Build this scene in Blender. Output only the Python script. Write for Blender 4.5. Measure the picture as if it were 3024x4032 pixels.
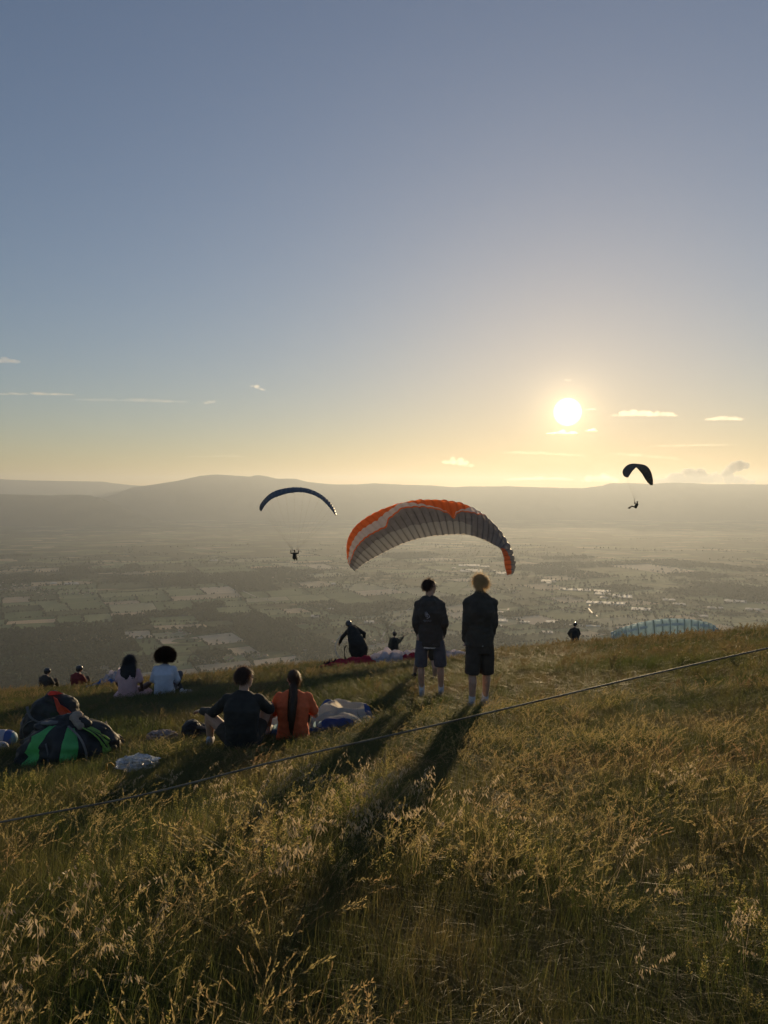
import bpy, bmesh, math, random
import numpy as np
from mathutils import Vector, Matrix, noise

for _o in list(bpy.data.objects):
    bpy.data.objects.remove(_o)
SC = bpy.context.scene
COL = SC.collection
PI = math.pi
R = math.radians

# ------------------------------------------------------------------ camera
CAM_H = 1.62
FPX = 2912.0                       # focal length in photo pixels (26 mm equivalent)
PITCH = math.atan2(91.0, FPX)      # horizon lies at row 1925 of 4032
cam_data = bpy.data.cameras.new('camera')
cam = bpy.data.objects.new('camera', cam_data)
COL.objects.link(cam)
cam.location = (0, 0, CAM_H)
cam.rotation_euler = (PI / 2 - PITCH, 0, 0)
cam_data.sensor_fit = 'VERTICAL'
cam_data.sensor_height = 36.0
cam_data.lens = FPX / 4032 * 36.0
cam_data.clip_start = 0.05
cam_data.clip_end = 200000
SC.camera = cam


def P(px, py, d):
    """photo pixel (3024x4032) at forward depth d metres -> world point"""
    cx = (px - 1512) / FPX
    cy = (2016 - py) / FPX
    cp, sp = math.cos(PITCH), math.sin(PITCH)
    return Vector((cx * d, d * (cp + cy * sp), CAM_H + d * (-sp + cy * cp)))


# ------------------------------------------------------------------ sky and sun
SUN_DIR = (P(2235, 1622, 1.0) - Vector((0, 0, CAM_H))).normalized()
SUN_EL = math.asin(SUN_DIR.z)
SUN_AZ = math.atan2(SUN_DIR.x, SUN_DIR.y)        # clockwise from +Y
world = bpy.data.worlds.new('World')
SC.world = world
world.use_nodes = True
wt = world.node_tree
wt.nodes.clear()
wn = wt.nodes.new
wl = wt.links.new
w_out = wn('ShaderNodeOutputWorld')
w_bg = wn('ShaderNodeBackground')
w_bg.inputs['Strength'].default_value = 0.126
sky = wn('ShaderNodeTexSky')
sky.sky_type = 'NISHITA'
sky.sun_disc = False
sky.sun_elevation = SUN_EL
sky.sun_rotation = SUN_AZ
sky.altitude = 900
sky.air_density = 1.0
sky.dust_density = 0.3
sky.ozone_density = 1.2


def wmath(op, a, b=None, c=None):
    n = wn('ShaderNodeMath')
    n.operation = op
    for i, v in enumerate((a, b, c)):
        if v is None:
            continue
        if isinstance(v, (int, float)):
            n.inputs[i].default_value = v
        else:
            wl(v, n.inputs[i])
    return n.outputs[0]


def wmix(fac, a, b, mode='MIX'):
    n = wn('ShaderNodeMix')
    n.data_type = 'RGBA'
    n.blend_type = mode
    n.clamp_result = False
    for s, v in ((0, fac), (6, a), (7, b)):
        if isinstance(v, (int, float)):
            n.inputs[s].default_value = v
        elif isinstance(v, tuple):
            n.inputs[s].default_value = (*v, 1)
        else:
            wl(v, n.inputs[s])
    return n.outputs[2]


w_geo = wn('ShaderNodeTexCoord')
w_dot = wn('ShaderNodeVectorMath')
w_dot.operation = 'DOT_PRODUCT'
wl(w_geo.outputs['Generated'], w_dot.inputs[0])
w_dot.inputs[1].default_value = SUN_DIR
ang = wmath('ARCCOSINE', wmath('MINIMUM', w_dot.outputs['Value'], 0.9999999))   # angle to the sun, radians
def wvec(op, a, b):
    n = wn('ShaderNodeVectorMath')
    n.operation = op
    for i, v in enumerate((a, b)):
        if isinstance(v, tuple):
            n.inputs[i].default_value = v
        else:
            wl(v, n.inputs[i])
    return n.outputs[0]


# the camera's highlight shoulder keeps the bright horizon from clipping
lum = wn('ShaderNodeVectorMath')
lum.operation = 'DOT_PRODUCT'
wl(sky.outputs[0], lum.inputs[0])
lum.inputs[1].default_value = (0.3, 0.6, 0.1)
shoulder = wmath('DIVIDE', 1.0, wmath('ADD', 1.0, wmath('DIVIDE', lum.outputs['Value'], 7.0)))
sky_col = wvec('MULTIPLY', wmix(1.0, sky.outputs[0], shoulder, 'MULTIPLY'), (1.01, 0.96, 1.09))
# the sun's blown-out disc and its aureole in the air
disc_on = wmath('SUBTRACT', 1.0, wmath('MULTIPLY', wmath('MINIMUM', wmath('MAXIMUM', wmath('SUBTRACT', ang, R(0.78)), 0.0), R(0.35)), 1.0 / R(0.35)))
aur1 = wmath('MULTIPLY', wmath('EXPONENT', wmath('MULTIPLY', ang, -1.0 / R(1.25))), 9.0)
aur2 = wmath('MULTIPLY', wmath('EXPONENT', wmath('MULTIPLY', ang, -1.0 / R(15.0))), 1.6)
g_col = wmix(1.0, wmix(1.0, aur2, (1.0, 0.77, 0.46), 'MULTIPLY'), wmix(1.0, aur1, (1.0, 0.72, 0.34), 'MULTIPLY'), 'ADD')
d_col = wmix(1.0, wmath('MULTIPLY', wmath('POWER', disc_on, 2.0), 40.0), (1.0, 0.90, 0.62), 'MULTIPLY')
tot = wmix(1.0, wmix(1.0, sky_col, g_col, 'ADD'), d_col, 'ADD')
wl(tot, w_bg.inputs['Color'])
wl(w_bg.outputs[0], w_out.inputs['Surface'])

sun_data = bpy.data.lights.new('sun', 'SUN')
sun_data.energy = 5.0
sun_data.angle = R(0.9)
sun_data.color = (1.0, 0.73, 0.41)
sun = bpy.data.objects.new('sun', sun_data)
COL.objects.link(sun)
sun.rotation_euler = (-SUN_DIR).to_track_quat('-Z', 'Y').to_euler()
sun.location = (20, 60, 40)

SC.view_settings.view_transform = 'Standard'
SC.view_settings.look = 'None'
SC.view_settings.gamma = 1.0
SC.view_settings.use_curve_mapping = False
SC.view_settings.exposure = 0.0
SC.render.engine = 'CYCLES'
cy = SC.cycles
cy.use_denoising = True
cy.denoiser = 'OPENIMAGEDENOISE'
cy.max_bounces = 6
cy.diffuse_bounces = 2
cy.glossy_bounces = 2
cy.transmission_bounces = 4
cy.volume_bounces = 1
cy.transparent_max_bounces = 8
cy.caustics_reflective = False
cy.caustics_refractive = False
cy.sample_clamp_indirect = 4.0
cy.use_adaptive_sampling = True
cy.adaptive_threshold = 0.025


# ------------------------------------------------------------------ helpers
def tag(o, label=None, cat=None, group=None, kind=None):
    if label: o['label'] = label
    if cat: o['category'] = cat
    if group: o['group'] = group
    if kind: o['kind'] = kind
    return o


def empty(name, loc, rz=0.0):
    o = bpy.data.objects.new(name, None)
    COL.objects.link(o)
    o.location = loc
    o.rotation_euler = (0, 0, rz)
    o.empty_display_size = 0.1
    return o


def mesh_obj(name, verts, faces, mats, parent=None, smooth=True, midx=None, uv=None):
    me = bpy.data.meshes.new(name)
    me.from_pydata([tuple(v) for v in verts], [], [tuple(int(i) for i in f) for f in faces])
    return link_mesh(name, me, mats, parent, smooth, midx, uv)


def link_mesh(name, me, mats, parent=None, smooth=True, midx=None, uv=None):
    if not isinstance(mats, (list, tuple)):
        mats = [mats]
    for m in mats:
        me.materials.append(m)
    if smooth:
        me.polygons.foreach_set('use_smooth', [True] * len(me.polygons))
    if midx is not None:
        me.polygons.foreach_set('material_index', midx)
    if uv is not None:
        lay = me.uv_layers.new(name='UVMap')
        li = np.zeros(len(me.loops), dtype=np.int32)
        me.loops.foreach_get('vertex_index', li)
        lay.data.foreach_set('uv', np.asarray(uv, dtype=np.float32)[li].ravel())
    me.update()
    o = bpy.data.objects.new(name, me)
    COL.objects.link(o)
    if parent is not None:
        o.parent = parent
    return o


def nd(nt, typ, **kw):
    n = nt.nodes.new(typ)
    for k, v in kw.items():
        setattr(n, k, v)
    return n


def mat(name, col, rough=0.8, var=0.2, scale=6.0, bump=0.0, bscale=None, trans=0.0, tcol=None, spec=0.3,
        col2=None, metallic=0.0, detail=4.0, sheen=0.0):
    """procedural material: two-tone noise colour, optional bump and light passing through"""
    m = bpy.data.materials.new(name)
    m.use_nodes = True
    nt = m.node_tree
    nt.nodes.clear()
    out = nd(nt, 'ShaderNodeOutputMaterial')
    bs = nd(nt, 'ShaderNodeBsdfPrincipled')
    tc = nd(nt, 'ShaderNodeTexCoord')
    nz = nd(nt, 'ShaderNodeTexNoise')
    nz.inputs['Scale'].default_value = scale
    nz.inputs['Detail'].default_value = detail
    nt.links.new(tc.outputs['Object'], nz.inputs['Vector'])
    rp = nd(nt, 'ShaderNodeValToRGB')
    rp.color_ramp.elements[0].position = 0.32
    rp.color_ramp.elements[1].position = 0.68
    c = np.array(col[:3])
    if col2 is None:
        rp.color_ramp.elements[0].color = (*np.clip(c * (1 - var), 0, 1), 1)
        rp.color_ramp.elements[1].color = (*np.clip(c * (1 + var), 0, 1), 1)
    else:
        rp.color_ramp.elements[0].color = (*c, 1)
        rp.color_ramp.elements[1].color = (*col2[:3], 1)
    nt.links.new(nz.outputs['Fac'], rp.inputs['Fac'])
    nt.links.new(rp.outputs['Color'], bs.inputs['Base Color'])
    bs.inputs['Roughness'].default_value = rough
    bs.inputs['Specular IOR Level'].default_value = spec
    bs.inputs['Metallic'].default_value = metallic
    if sheen:
        bs.inputs['Sheen Weight'].default_value = sheen
        bs.inputs['Sheen Roughness'].default_value = 0.4
    if bump > 0:
        nb = nd(nt, 'ShaderNodeTexNoise')
        nb.inputs['Scale'].default_value = bscale or scale * 4
        nb.inputs['Detail'].default_value = 5
        nt.links.new(tc.outputs['Object'], nb.inputs['Vector'])
        bp = nd(nt, 'ShaderNodeBump')
        bp.inputs['Strength'].default_value = bump
        bp.inputs['Distance'].default_value = 0.02
        nt.links.new(nb.outputs['Fac'], bp.inputs['Height'])
        nt.links.new(bp.outputs[0], bs.inputs['Normal'])
    sh = bs.outputs[0]
    if trans > 0:
        tb = nd(nt, 'ShaderNodeBsdfTranslucent')
        if tcol is None:
            nt.links.new(rp.outputs['Color'], tb.inputs['Color'])
        else:
            tb.inputs['Color'].default_value = (*tcol[:3], 1)
        mx = nd(nt, 'ShaderNodeMixShader')
        mx.inputs[0].default_value = trans
        nt.links.new(sh, mx.inputs[1])
        nt.links.new(tb.outputs[0], mx.inputs[2])
        sh = mx.outputs[0]
    nt.links.new(sh, out.inputs['Surface'])
    return m


def fbm(x, y, s, oct=4, seed=0.0):
    v, a, t = 0.0, 1.0, 0.0
    for i in range(oct):
        v += a * noise.noise(Vector((x * s + seed, y * s - seed * 0.7, seed * 1.3 + i * 3.1)))
        t += a
        a *= 0.5
        s *= 2.03
    return v / t


# ------------------------------------------------------------------ the lie of the land
VZ = -842.0                                   # valley floor, camera ground = 0


def hill(x, y):
    """height of the hilltop meadow and the slope below it"""
    if y < 0:
        z = -0.124 * y
    elif y < 200:
        z = -0.124 * y - 0.0019 * y * y
    else:
        z = -100.8 - 0.884 * (y - 200)
    z += (0.076 if x > 0 else 0.089) * 60 * math.tanh(x / 60)
    return z


def ground(x, y):
    z = hill(x, y)
    r = math.hypot(x, y)
    if r < 150:
        z += 0.055 * noise.noise(Vector((x * 0.45, y * 0.45, 4.2))) + 0.10 * noise.noise(Vector((x * 0.13, y * 0.13, 1.7))) * min(1, r / 6)
    else:
        z += 0.02 * r * noise.noise(Vector((x * 0.004, y * 0.004, 8.8))) * min(1, (r - 150) / 300)
    return max(z, VZ - 45)


def valley(x, y):
    d = math.hypot(x, y)
    a = 34.0 * max(0.0, min(1.0, (7500 - d) / 4000)) + 5
    return VZ + a * (noise.noise(Vector((x * 0.0006, y * 0.0008, 0.3))) + 0.35 * noise.noise(Vector((x * 0.0017, y * 0.0021, 5.3))))


def on_valley(px, py):
    """photo pixel -> point on the valley floor"""
    c = Vector((0, 0, CAM_H))
    u = (P(px, py, 1.0) - c)
    t = (VZ - CAM_H) / u.z
    for _ in range(6):
        q = c + u * t
        t = (valley(q.x, q.y) - CAM_H) / u.z
    return c + u * t


def on_ground(px, py):
    c = Vector((0, 0, CAM_H))
    u = (P(px, py, 1.0) - c)
    t = 0.5
    while t < 120:
        q = c + u * t
        if q.z < ground(q.x, q.y):
            return q
        t += 0.02
    return None
# ------------------------------------------------------------------ terrain
def sinh_axis(lo, hi, n, k):
    t = np.linspace(-1, 1, n)
    s = np.sinh(k * t) / math.sinh(k)
    return np.where(s < 0, -s * lo, s * hi)


def grid_obj(name, xs, ys, fz, m, parent=None, uv=False):
    nx, ny = len(xs), len(ys)
    V = [(x, y, fz(x, y)) for y in ys for x in xs]
    F = [(j * nx + i, j * nx + i + 1, (j + 1) * nx + i + 1, (j + 1) * nx + i) for j in range(ny - 1) for i in range(nx - 1)]
    return mesh_obj(name, V, F, m, parent)


M_soil = mat('meadow_soil', (0.035, 0.032, 0.013), rough=1, var=0.45, scale=0.9, col2=(0.055, 0.058, 0.02), bump=0.6, bscale=20, spec=0.05)
hill_xs = sinh_axis(-1700, 1700, 150, 6.3)
hill_ys = np.concatenate([np.linspace(-60, -2, 14), np.linspace(-1, 60, 190), 60 + 1500 * (np.linspace(0.02, 1, 50) ** 2)])
o = grid_obj('meadow_ground', hill_xs, hill_ys, ground, M_soil)
tag(o, 'grassy hilltop ground falling away to the valley', kind='structure')


# ---- valley floor
def field_mat():
    m = bpy.data.materials.new('far_fields')
    m.use_nodes = True
    nt = m.node_tree
    bs = nt.nodes['Principled BSDF']
    bs.inputs['Roughness'].default_value = 1
    bs.inputs['Specular IOR Level'].default_value = 0.05
    tc = nd(nt, 'ShaderNodeTexCoord')
    mp = nd(nt, 'ShaderNodeMapping')
    mp.inputs['Rotation'].default_value = (0, 0, R(24))
    mp.inputs['Scale'].default_value = (1 / 330.0, 1 / 200.0, 1)
    nt.links.new(tc.outputs['Object'], mp.inputs[0])
    vo = nd(nt, 'ShaderNodeTexVoronoi', distance='CHEBYCHEV', voronoi_dimensions='2D')
    vo.inputs['Scale'].default_value = 1.0
    nt.links.new(mp.outputs[0], vo.inputs['Vector'])
    sp = nd(nt, 'ShaderNodeSeparateColor')
    nt.links.new(vo.outputs['Color'], sp.inputs[0])
    rp = nd(nt, 'ShaderNodeValToRGB')
    rp.color_ramp.interpolation = 'CONSTANT'
    els = rp.color_ramp.elements
    els[0].position = 0; els[0].color = (0.040, 0.055, 0.026, 1)
    els[1].position = 0.38; els[1].color = (0.085, 0.11, 0.05, 1)
    for p, c in ((0.58, (0.12, 0.15, 0.07)), (0.72, (0.20, 0.175, 0.10)), (0.84, (0.30, 0.24, 0.15)), (0.93, (0.15, 0.17, 0.08))):
        e = els.new(p); e.color = (*c, 1)
    nt.links.new(sp.outputs[0], rp.inputs[0])
    # woods and built-up ground break the pattern up
    nz = nd(nt, 'ShaderNodeTexNoise')
    nz.inputs['Scale'].default_value = 1 / 900.0
    nz.inputs['Detail'].default_value = 5
    nt.links.new(tc.outputs['Object'], nz.inputs['Vector'])
    r2 = nd(nt, 'ShaderNodeValToRGB')
    r2.color_ramp.elements[0].position = 0.50
    r2.color_ramp.elements[1].position = 0.53
    nt.links.new(nz.outputs['Fac'], r2.inputs[0])
    n3 = nd(nt, 'ShaderNodeTexNoise')
    n3.inputs['Scale'].default_value = 1 / 60.0
    n3.inputs['Detail'].default_value = 3
    nt.links.new(tc.outputs['Object'], n3.inputs['Vector'])
    r3 = nd(nt, 'ShaderNodeValToRGB')
    r3.color_ramp.elements[0].color = (0.022, 0.032, 0.014, 1)
    r3.color_ramp.elements[1].color = (0.05, 0.06, 0.028, 1)
    r3.color_ramp.elements[0].position = 0.35
    r3.color_ramp.elements[1].position = 0.65
    nt.links.new(n3.outputs['Fac'], r3.inputs[0])
    mx = nd(nt, 'ShaderNodeMix', data_type='RGBA')
    nt.links.new(r2.outputs[0], mx.inputs[0])
    nt.links.new(rp.outputs[0], mx.inputs[6])
    nt.links.new(r3.outputs[0], mx.inputs[7])
    nt.links.new(mx.outputs[2], bs.inputs['Base Color'])
    return m


M_far = field_mat()
o = grid_obj('valley_floor', np.linspace(-26000, 26000, 190), 700 + 35500 * (np.linspace(0, 1, 170) ** 1.7), valley, M_far)
tag(o, 'flat farmed valley floor far below', kind='structure')
VALLEY = o


# ---- mountain ranges (ridge line read off the photo, at their own distances)
M_range = mat('forested_mountain', (0.028, 0.036, 0.020), rough=1, scale=0.0016, col2=(0.05, 0.055, 0.032), spec=0.02)


def mountain(name, label, ridge, dist, depth_front, depth_back, wid, seed, rough=60):
    rx = np.array([p[0] for p in ridge], float)
    ry = np.array([p[1] for p in ridge], float)
    n = wid
    pxs = np.linspace(rx[0], rx[-1], n)
    pys = np.interp(pxs, rx, ry)
    V, F = [], []
    nv = 34
    for i, (a, b) in enumerate(zip(pxs, pys)):
        top = P(a, b, dist)
        top.z += 14 * fbm(a * 1.0, seed, 0.035, 3, seed)
        for j in range(nv):
            t = j / (nv - 1)
            if t < 0.72:
                s = t / 0.72
                y = top.y - depth_front * (1 - s)
                prof = 0.5 * s ** 1.5 + 0.5 * s ** 2.6
            else:
                s = (t - 0.72) / 0.28
                y = top.y + depth_back * s
                prof = 1 - s ** 1.4
            x = top.x * (y / top.y)
            gul = abs(fbm(x, y * 0.45, 0.00055, 4, seed)) * 3.2 - 0.6
            amp = rough * math.sin(min(1, max(0, prof)) * PI) * (1 if t < 0.72 else 0.3)
            V.append((x, y, (VZ - 30) + (top.z - VZ + 30) * prof - amp * gul))
    for i in range(n - 1):
        for j in range(nv - 1):
            F.append((i * nv + j, (i + 1) * nv + j, (i + 1) * nv + j + 1, i * nv + j + 1))
    o = mesh_obj(name, V, F, M_range)
    tag(o, label, kind='structure')
    return o


mountain('mountain_ridge_far', 'pale far ridge on the horizon at the left',
         [(-900, 1905), (-300, 1885), (0, 1885), (60, 1889), (240, 1893), (400, 1896), (520, 1910), (700, 1918), (1100, 1935)], 31000, 5000, 1500, 220, 3.3, 80)
mountain('mountain_ridge_main', 'long hazy blue-grey mountain with a rounded summit under the sun',
         [(150, 2040), (300, 1985), (400, 1962), (455, 1945), (520, 1918), (600, 1908), (700, 1892), (790, 1872), (850, 1867), (930, 1872), (985, 1876),
          (1005, 1870), (1040, 1872), (1090, 1884), (1120, 1884), (1165, 1884), (1210, 1897), (1300, 1906), (1400, 1907), (1480, 1902), (1570, 1907),
          (1700, 1911), (1790, 1918), (1840, 1914), (1900, 1915), (2000, 1914), (2150, 1919), (2290, 1922), (2370, 1912), (2400, 1902), (2470, 1901),
          (2560, 1905), (2640, 1900), (2720, 1901), (2800, 1906), (2900, 1905), (3024, 1907), (3300, 1900), (3900, 1912), (4600, 1900)], 24500, 5200, 2500, 420, 9.1, 110)
mountain('mountain_ridge_low', 'lower dark foothill ridge at the left edge',
         [(-900, 1938), (-300, 1945), (0, 1945), (120, 1949), (200, 1950), (300, 1947), (350, 1949), (400, 1962), (470, 1990), (560, 2030), (640, 2075)], 19000, 2600, 1800, 160, 5.7, 60)
# ------------------------------------------------------------------ valley: fields, woods, roads, buildings
rng = random.Random(11)
ROT = R(24)


def fmat(name, a, b, sc=0.02):
    return mat(name, a, rough=1, scale=sc, col2=b, spec=0.05, detail=3)


FIELD_MATS = [fmat('field_grass', (0.10, 0.14, 0.06), (0.12, 0.155, 0.07)), fmat('field_meadow', (0.17, 0.20, 0.095), (0.20, 0.22, 0.11)),
              fmat('field_wheat', (0.40, 0.30, 0.19), (0.46, 0.35, 0.22)), fmat('field_stubble', (0.50, 0.38, 0.26), (0.55, 0.43, 0.29)),
              fmat('field_dark_crop', (0.055, 0.075, 0.034), (0.065, 0.085, 0.04)), fmat('field_pale', (0.26, 0.25, 0.15), (0.30, 0.285, 0.175))]
FIELD_W = [30, 22, 15, 9, 16, 8]


def to_world(u, v):
    # field axes turned against the view, edges gently bent
    uu = u + 130 * noise.noise(Vector((u * 0.0007, v * 0.0007, 2.0)))
    vv = v + 130 * noise.noise(Vector((u * 0.0007, v * 0.0007, 7.0)))
    c, s = math.cos(ROT), math.sin(ROT)
    return uu * c - vv * s, uu * s + vv * c


cells = []


def split(u0, v0, u1, v1):
    cu, cv = (u0 + u1) / 2, (v0 + v1) / 2
    x, y = to_world(cu, cv)
    d = math.hypot(x, y)
    if y < 2300 or d > 9800 or abs(x) > 0.62 * y + 300:
        if max(u1 - u0, v1 - v0) < 900:
            return
    lim = (0.058 * max(d, 3000)) ** 2 * rng.uniform(0.5, 1.5)
    if (u1 - u0) * (v1 - v0) < lim:
        cells.append((u0, v0, u1, v1, x, y, d))
        return
    f = rng.uniform(0.36, 0.64)
    if (u1 - u0) * rng.uniform(0.55, 1.3) > (v1 - v0):
        m_ = u0 + (u1 - u0) * f
        split(u0, v0, m_, v1); split(m_, v0, u1, v1)
    else:
        m_ = v0 + (v1 - v0) * f
        split(u0, v0, u1, m_); split(u0, m_, u1, v1)


split(-9000, -3000, 11000, 11000)
cells.sort(key=lambda c: c[6])
tree_pts = []      # (x, y, scale)


def add_tree(x, y, s):
    if y > 2100 and abs(x) < 0.6 * y + 200:
        tree_pts.append((x, y, s))


n_field = 0
for (u0, v0, u1, v1, x, y, d) in cells:
    wood = fbm(x, y, 1 / 1500.0, 3, 12.0)
    if wood > 0.13 or rng.random() < 0.06:      # woodland fills the plot
        step = 15 + d * 0.0016
        for _ in range(int((u1 - u0) * (v1 - v0) / (step * step))):
            a, b = to_world(rng.uniform(u0, u1), rng.uniform(v0, v1))
            add_tree(a, b, rng.uniform(0.7, 1.25))
        continue
    if n_field < 298 and rng.random() < (0.92 if d < 6500 else 0.45):
        k = 5
        g = 3.0
        V = []
        for j in range(k):
            for i in range(k):
                a, b = to_world(u0 + g + (u1 - u0 - 2 * g) * i / (k - 1), v0 + g + (v1 - v0 - 2 * g) * j / (k - 1))
                V.append((a, b, valley(a, b) + 1.6))
        F = [(j * k + i, j * k + i + 1, (j + 1) * k + i + 1, (j + 1) * k + i) for j in range(k - 1) for i in range(k - 1)]
        fm = rng.choices(range(6), FIELD_W)[0]
        mesh_obj('field', V, F, FIELD_MATS[fm], VALLEY)
        n_field += 1
    # hedgerows along two sides
    for (p, q) in (((u0, v0), (u1, v0)), ((u0, v0), (u0, v1))):
        if rng.random() < 0.7:
            L = math.hypot(q[0] - p[0], q[1] - p[1])
            step = 9 + d * 0.0011
            keep = rng.uniform(0.45, 1.0)
            for i in range(int(L / step)):
                if rng.random() < keep:
                    t = (i + rng.random()) / (L / step)
                    a, b = to_world(p[0] + (q[0] - p[0]) * t + rng.uniform(-7, 7), p[1] + (q[1] - p[1]) * t + rng.uniform(-7, 7))
                    add_tree(a, b, rng.uniform(0.45, 1.0))
    for _ in range(rng.randint(0, 2)):
        a, b = to_world(rng.uniform(u0, u1), rng.uniform(v0, v1))
        add_tree(a, b, rng.uniform(0.4, 0.9))
# belts of wood near the foot of the hill and further out
for _ in range(9000):
    d = 2400 + 9000 * rng.random() ** 1.2
    a = rng.uniform(-0.56, 0.56)
    x, y = d * math.sin(a), d * math.cos(a)
    w = fbm(x, y * 1.8, 1 / 1100.0, 4, 31.0)
    if w > 0.06:
        add_tree(x, y, rng.uniform(0.6, 1.3))


def gn_scatter(name, pts_np, scale, rot, idx, sources, mat_name=None):
    """one object whose geometry nodes place copies of source meshes on points"""
    me = bpy.data.meshes.new(name)
    me.from_pydata([tuple(p) for p in pts_np], [], [])
    n = len(pts_np)
    at = me.attributes.new('sc', 'FLOAT_VECTOR', 'POINT'); at.data.foreach_set('vector', np.asarray(scale, np.float32).ravel())
    at = me.attributes.new('ro', 'FLOAT_VECTOR', 'POINT'); at.data.foreach_set('vector', np.asarray(rot, np.float32).ravel())
    at = me.attributes.new('ix', 'INT', 'POINT'); at.data.foreach_set('value', np.asarray(idx, np.int32))
    o = bpy.data.objects.new(name, me)
    COL.objects.link(o)
    coll = bpy.data.collections.new(name + '_source')
    for s in sources:
        coll.objects.link(s)
    ng = bpy.data.node_groups.new(name + '_scatter', 'GeometryNodeTree')
    ng.interface.new_socket('Geometry', in_out='INPUT', socket_type='NodeSocketGeometry')
    ng.interface.new_socket('Geometry', in_out='OUTPUT', socket_type='NodeSocketGeometry')
    gi = ng.nodes.new('NodeGroupInput'); go = ng.nodes.new('NodeGroupOutput')
    ci = ng.nodes.new('GeometryNodeCollectionInfo')
    ci.inputs['Collection'].default_value = coll
    ci.inputs['Separate Children'].default_value = True
    ci.inputs['Reset Children'].default_value = True
    ip = ng.nodes.new('GeometryNodeInstanceOnPoints')
    ip.inputs['Pick Instance'].default_value = True

    def attr(nm, ty):
        a = ng.nodes.new('GeometryNodeInputNamedAttribute')
        a.data_type = ty
        a.inputs['Name'].default_value = nm
        return a.outputs[0]
    L = ng.links.new
    L(gi.outputs[0], ip.inputs['Points'])
    L(ci.outputs[0], ip.inputs['Instance'])
    L(attr('ix', 'INT'), ip.inputs['Instance Index'])
    er = ng.nodes.new('FunctionNodeEulerToRotation')
    L(attr('ro', 'FLOAT_VECTOR'), er.inputs[0])
    L(er.outputs[0], ip.inputs['Rotation'])
    L(attr('sc', 'FLOAT_VECTOR'), ip.inputs['Scale'])
    L(ip.outputs[0], go.inputs[0])
    md = o.modifiers.new('scatter', 'NODES')
    md.node_group = ng
    return o


def src_obj(name, me, mats):
    for m in (mats if isinstance(mats, (list, tuple)) else [mats]):
        me.materials.append(m)
    return bpy.data.objects.new(name, me)


M_wood = mat('woodland_leaves', (0.038, 0.050, 0.026), rough=1, scale=0.15, col2=(0.075, 0.090, 0.043), spec=0.03, trans=0.12)


def crown_mesh(seed):
    r_ = random.Random(seed)
    bm = bmesh.new()
    for k in range(5):
        h = r_.uniform(5, 13)
        c = Vector((r_.uniform(-3, 3), r_.uniform(-3, 3), h))
        res = bmesh.ops.create_icosphere(bm, subdivisions=2, radius=r_.uniform(3.2, 5.2))
        for v in res['verts']:
            n_ = noise.noise(v.co * 0.5 + Vector((seed, k, 0)))
            v.co = Vector((v.co.x, v.co.y, v.co.z * 1.25)) * (1 + 0.45 * n_) + c
    bmesh.ops.create_cone(bm, cap_ends=False, segments=5, radius1=0.6, radius2=0.4, depth=7, matrix=Matrix.Translation((0, 0, 2.5)))
    me = bpy.data.meshes.new('tree_source')
    bm.to_mesh(me); bm.free()
    return me


srcs = [src_obj('far_tree_source', crown_mesh(s), M_wood) for s in (1, 2, 3, 4)]
# tall thin poplar
me = crown_mesh(9)
for v in me.vertices:
    v.co.x *= 0.4; v.co.y *= 0.4; v.co.z *= 1.5
srcs.append(src_obj('far_tree_source_poplar', me, M_wood))
pts = np.array([(x, y, valley(x, y) - 0.5) for x, y, s in tree_pts])
ss = np.array([[s * 1.1, s * 1.1, s * rng.uniform(0.85, 1.2)] for x, y, s in tree_pts])
ro = np.array([[0, 0, rng.uniform(0, 6.28)] for _ in tree_pts])
ix = np.array([rng.choice((0, 1, 2, 3, 0, 1, 2, 3, 4)) for _ in tree_pts])
o = gn_scatter('woodland', pts, ss, ro, ix, srcs)
tag(o, 'dark far-off woods and hedgerows on the valley floor', kind='stuff')

# ---- roads: pale ribbons across the valley
M_road = mat('pale_road', (0.22, 0.20, 0.17), rough=0.6, var=0.1, scale=0.01, spec=0.5)


def road(pix, wid):
    P3 = [on_valley(a, b) for a, b in pix]
    V, F = [], []
    D = []
    for i in range(len(P3) - 1):
        n_ = 12
        for k in range(n_ + (i == len(P3) - 2)):
            D.append(P3[i].lerp(P3[i + 1], k / n_))
    for i, p in enumerate(D):
        t = (D[min(i + 1, len(D) - 1)] - D[max(i - 1, 0)]); t.z = 0; t.normalize()
        n_ = Vector((-t.y, t.x, 0)) * wid / 2
        for q in (p - n_, p + n_):
            V.append((q.x, q.y, valley(q.x, q.y) + 3.2))
    for i in range(len(D) - 1):
        F.append((2 * i, 2 * i + 1, 2 * i + 3, 2 * i + 2))
    o = mesh_obj('valley_road', V, F, M_road)
    tag(o, kind='structure')


road([(2322, 2382), (2318, 2398), (2330, 2412), (2352, 2428)], 9)
road([(1890, 2375), (1960, 2400), (2000, 2404), (2003, 2396)], 12)
road([(1370, 2222), (1470, 2227), (1580, 2228)], 14)
road([(1500, 2520), (1520, 2480), (1580, 2420), (1640, 2380)], 9)
road([(820, 2260), (900, 2290), (960, 2330), (1010, 2352), (1100, 2375)], 9)

# ---- greenhouses and sheds: glassy roofs that catch the low sun
M_glass_roof = mat('greenhouse_roof', (0.50, 0.47, 0.41), rough=0.75, var=0.25, scale=0.03, spec=0.4)
M_shed_roof = mat('shed_roof', (0.42, 0.39, 0.35), rough=0.78, var=0.25, scale=0.03, spec=0.35)
M_shed_wall = mat('shed_wall', (0.40, 0.38, 0.34), rough=0.8, var=0.12, scale=0.05)


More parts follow.
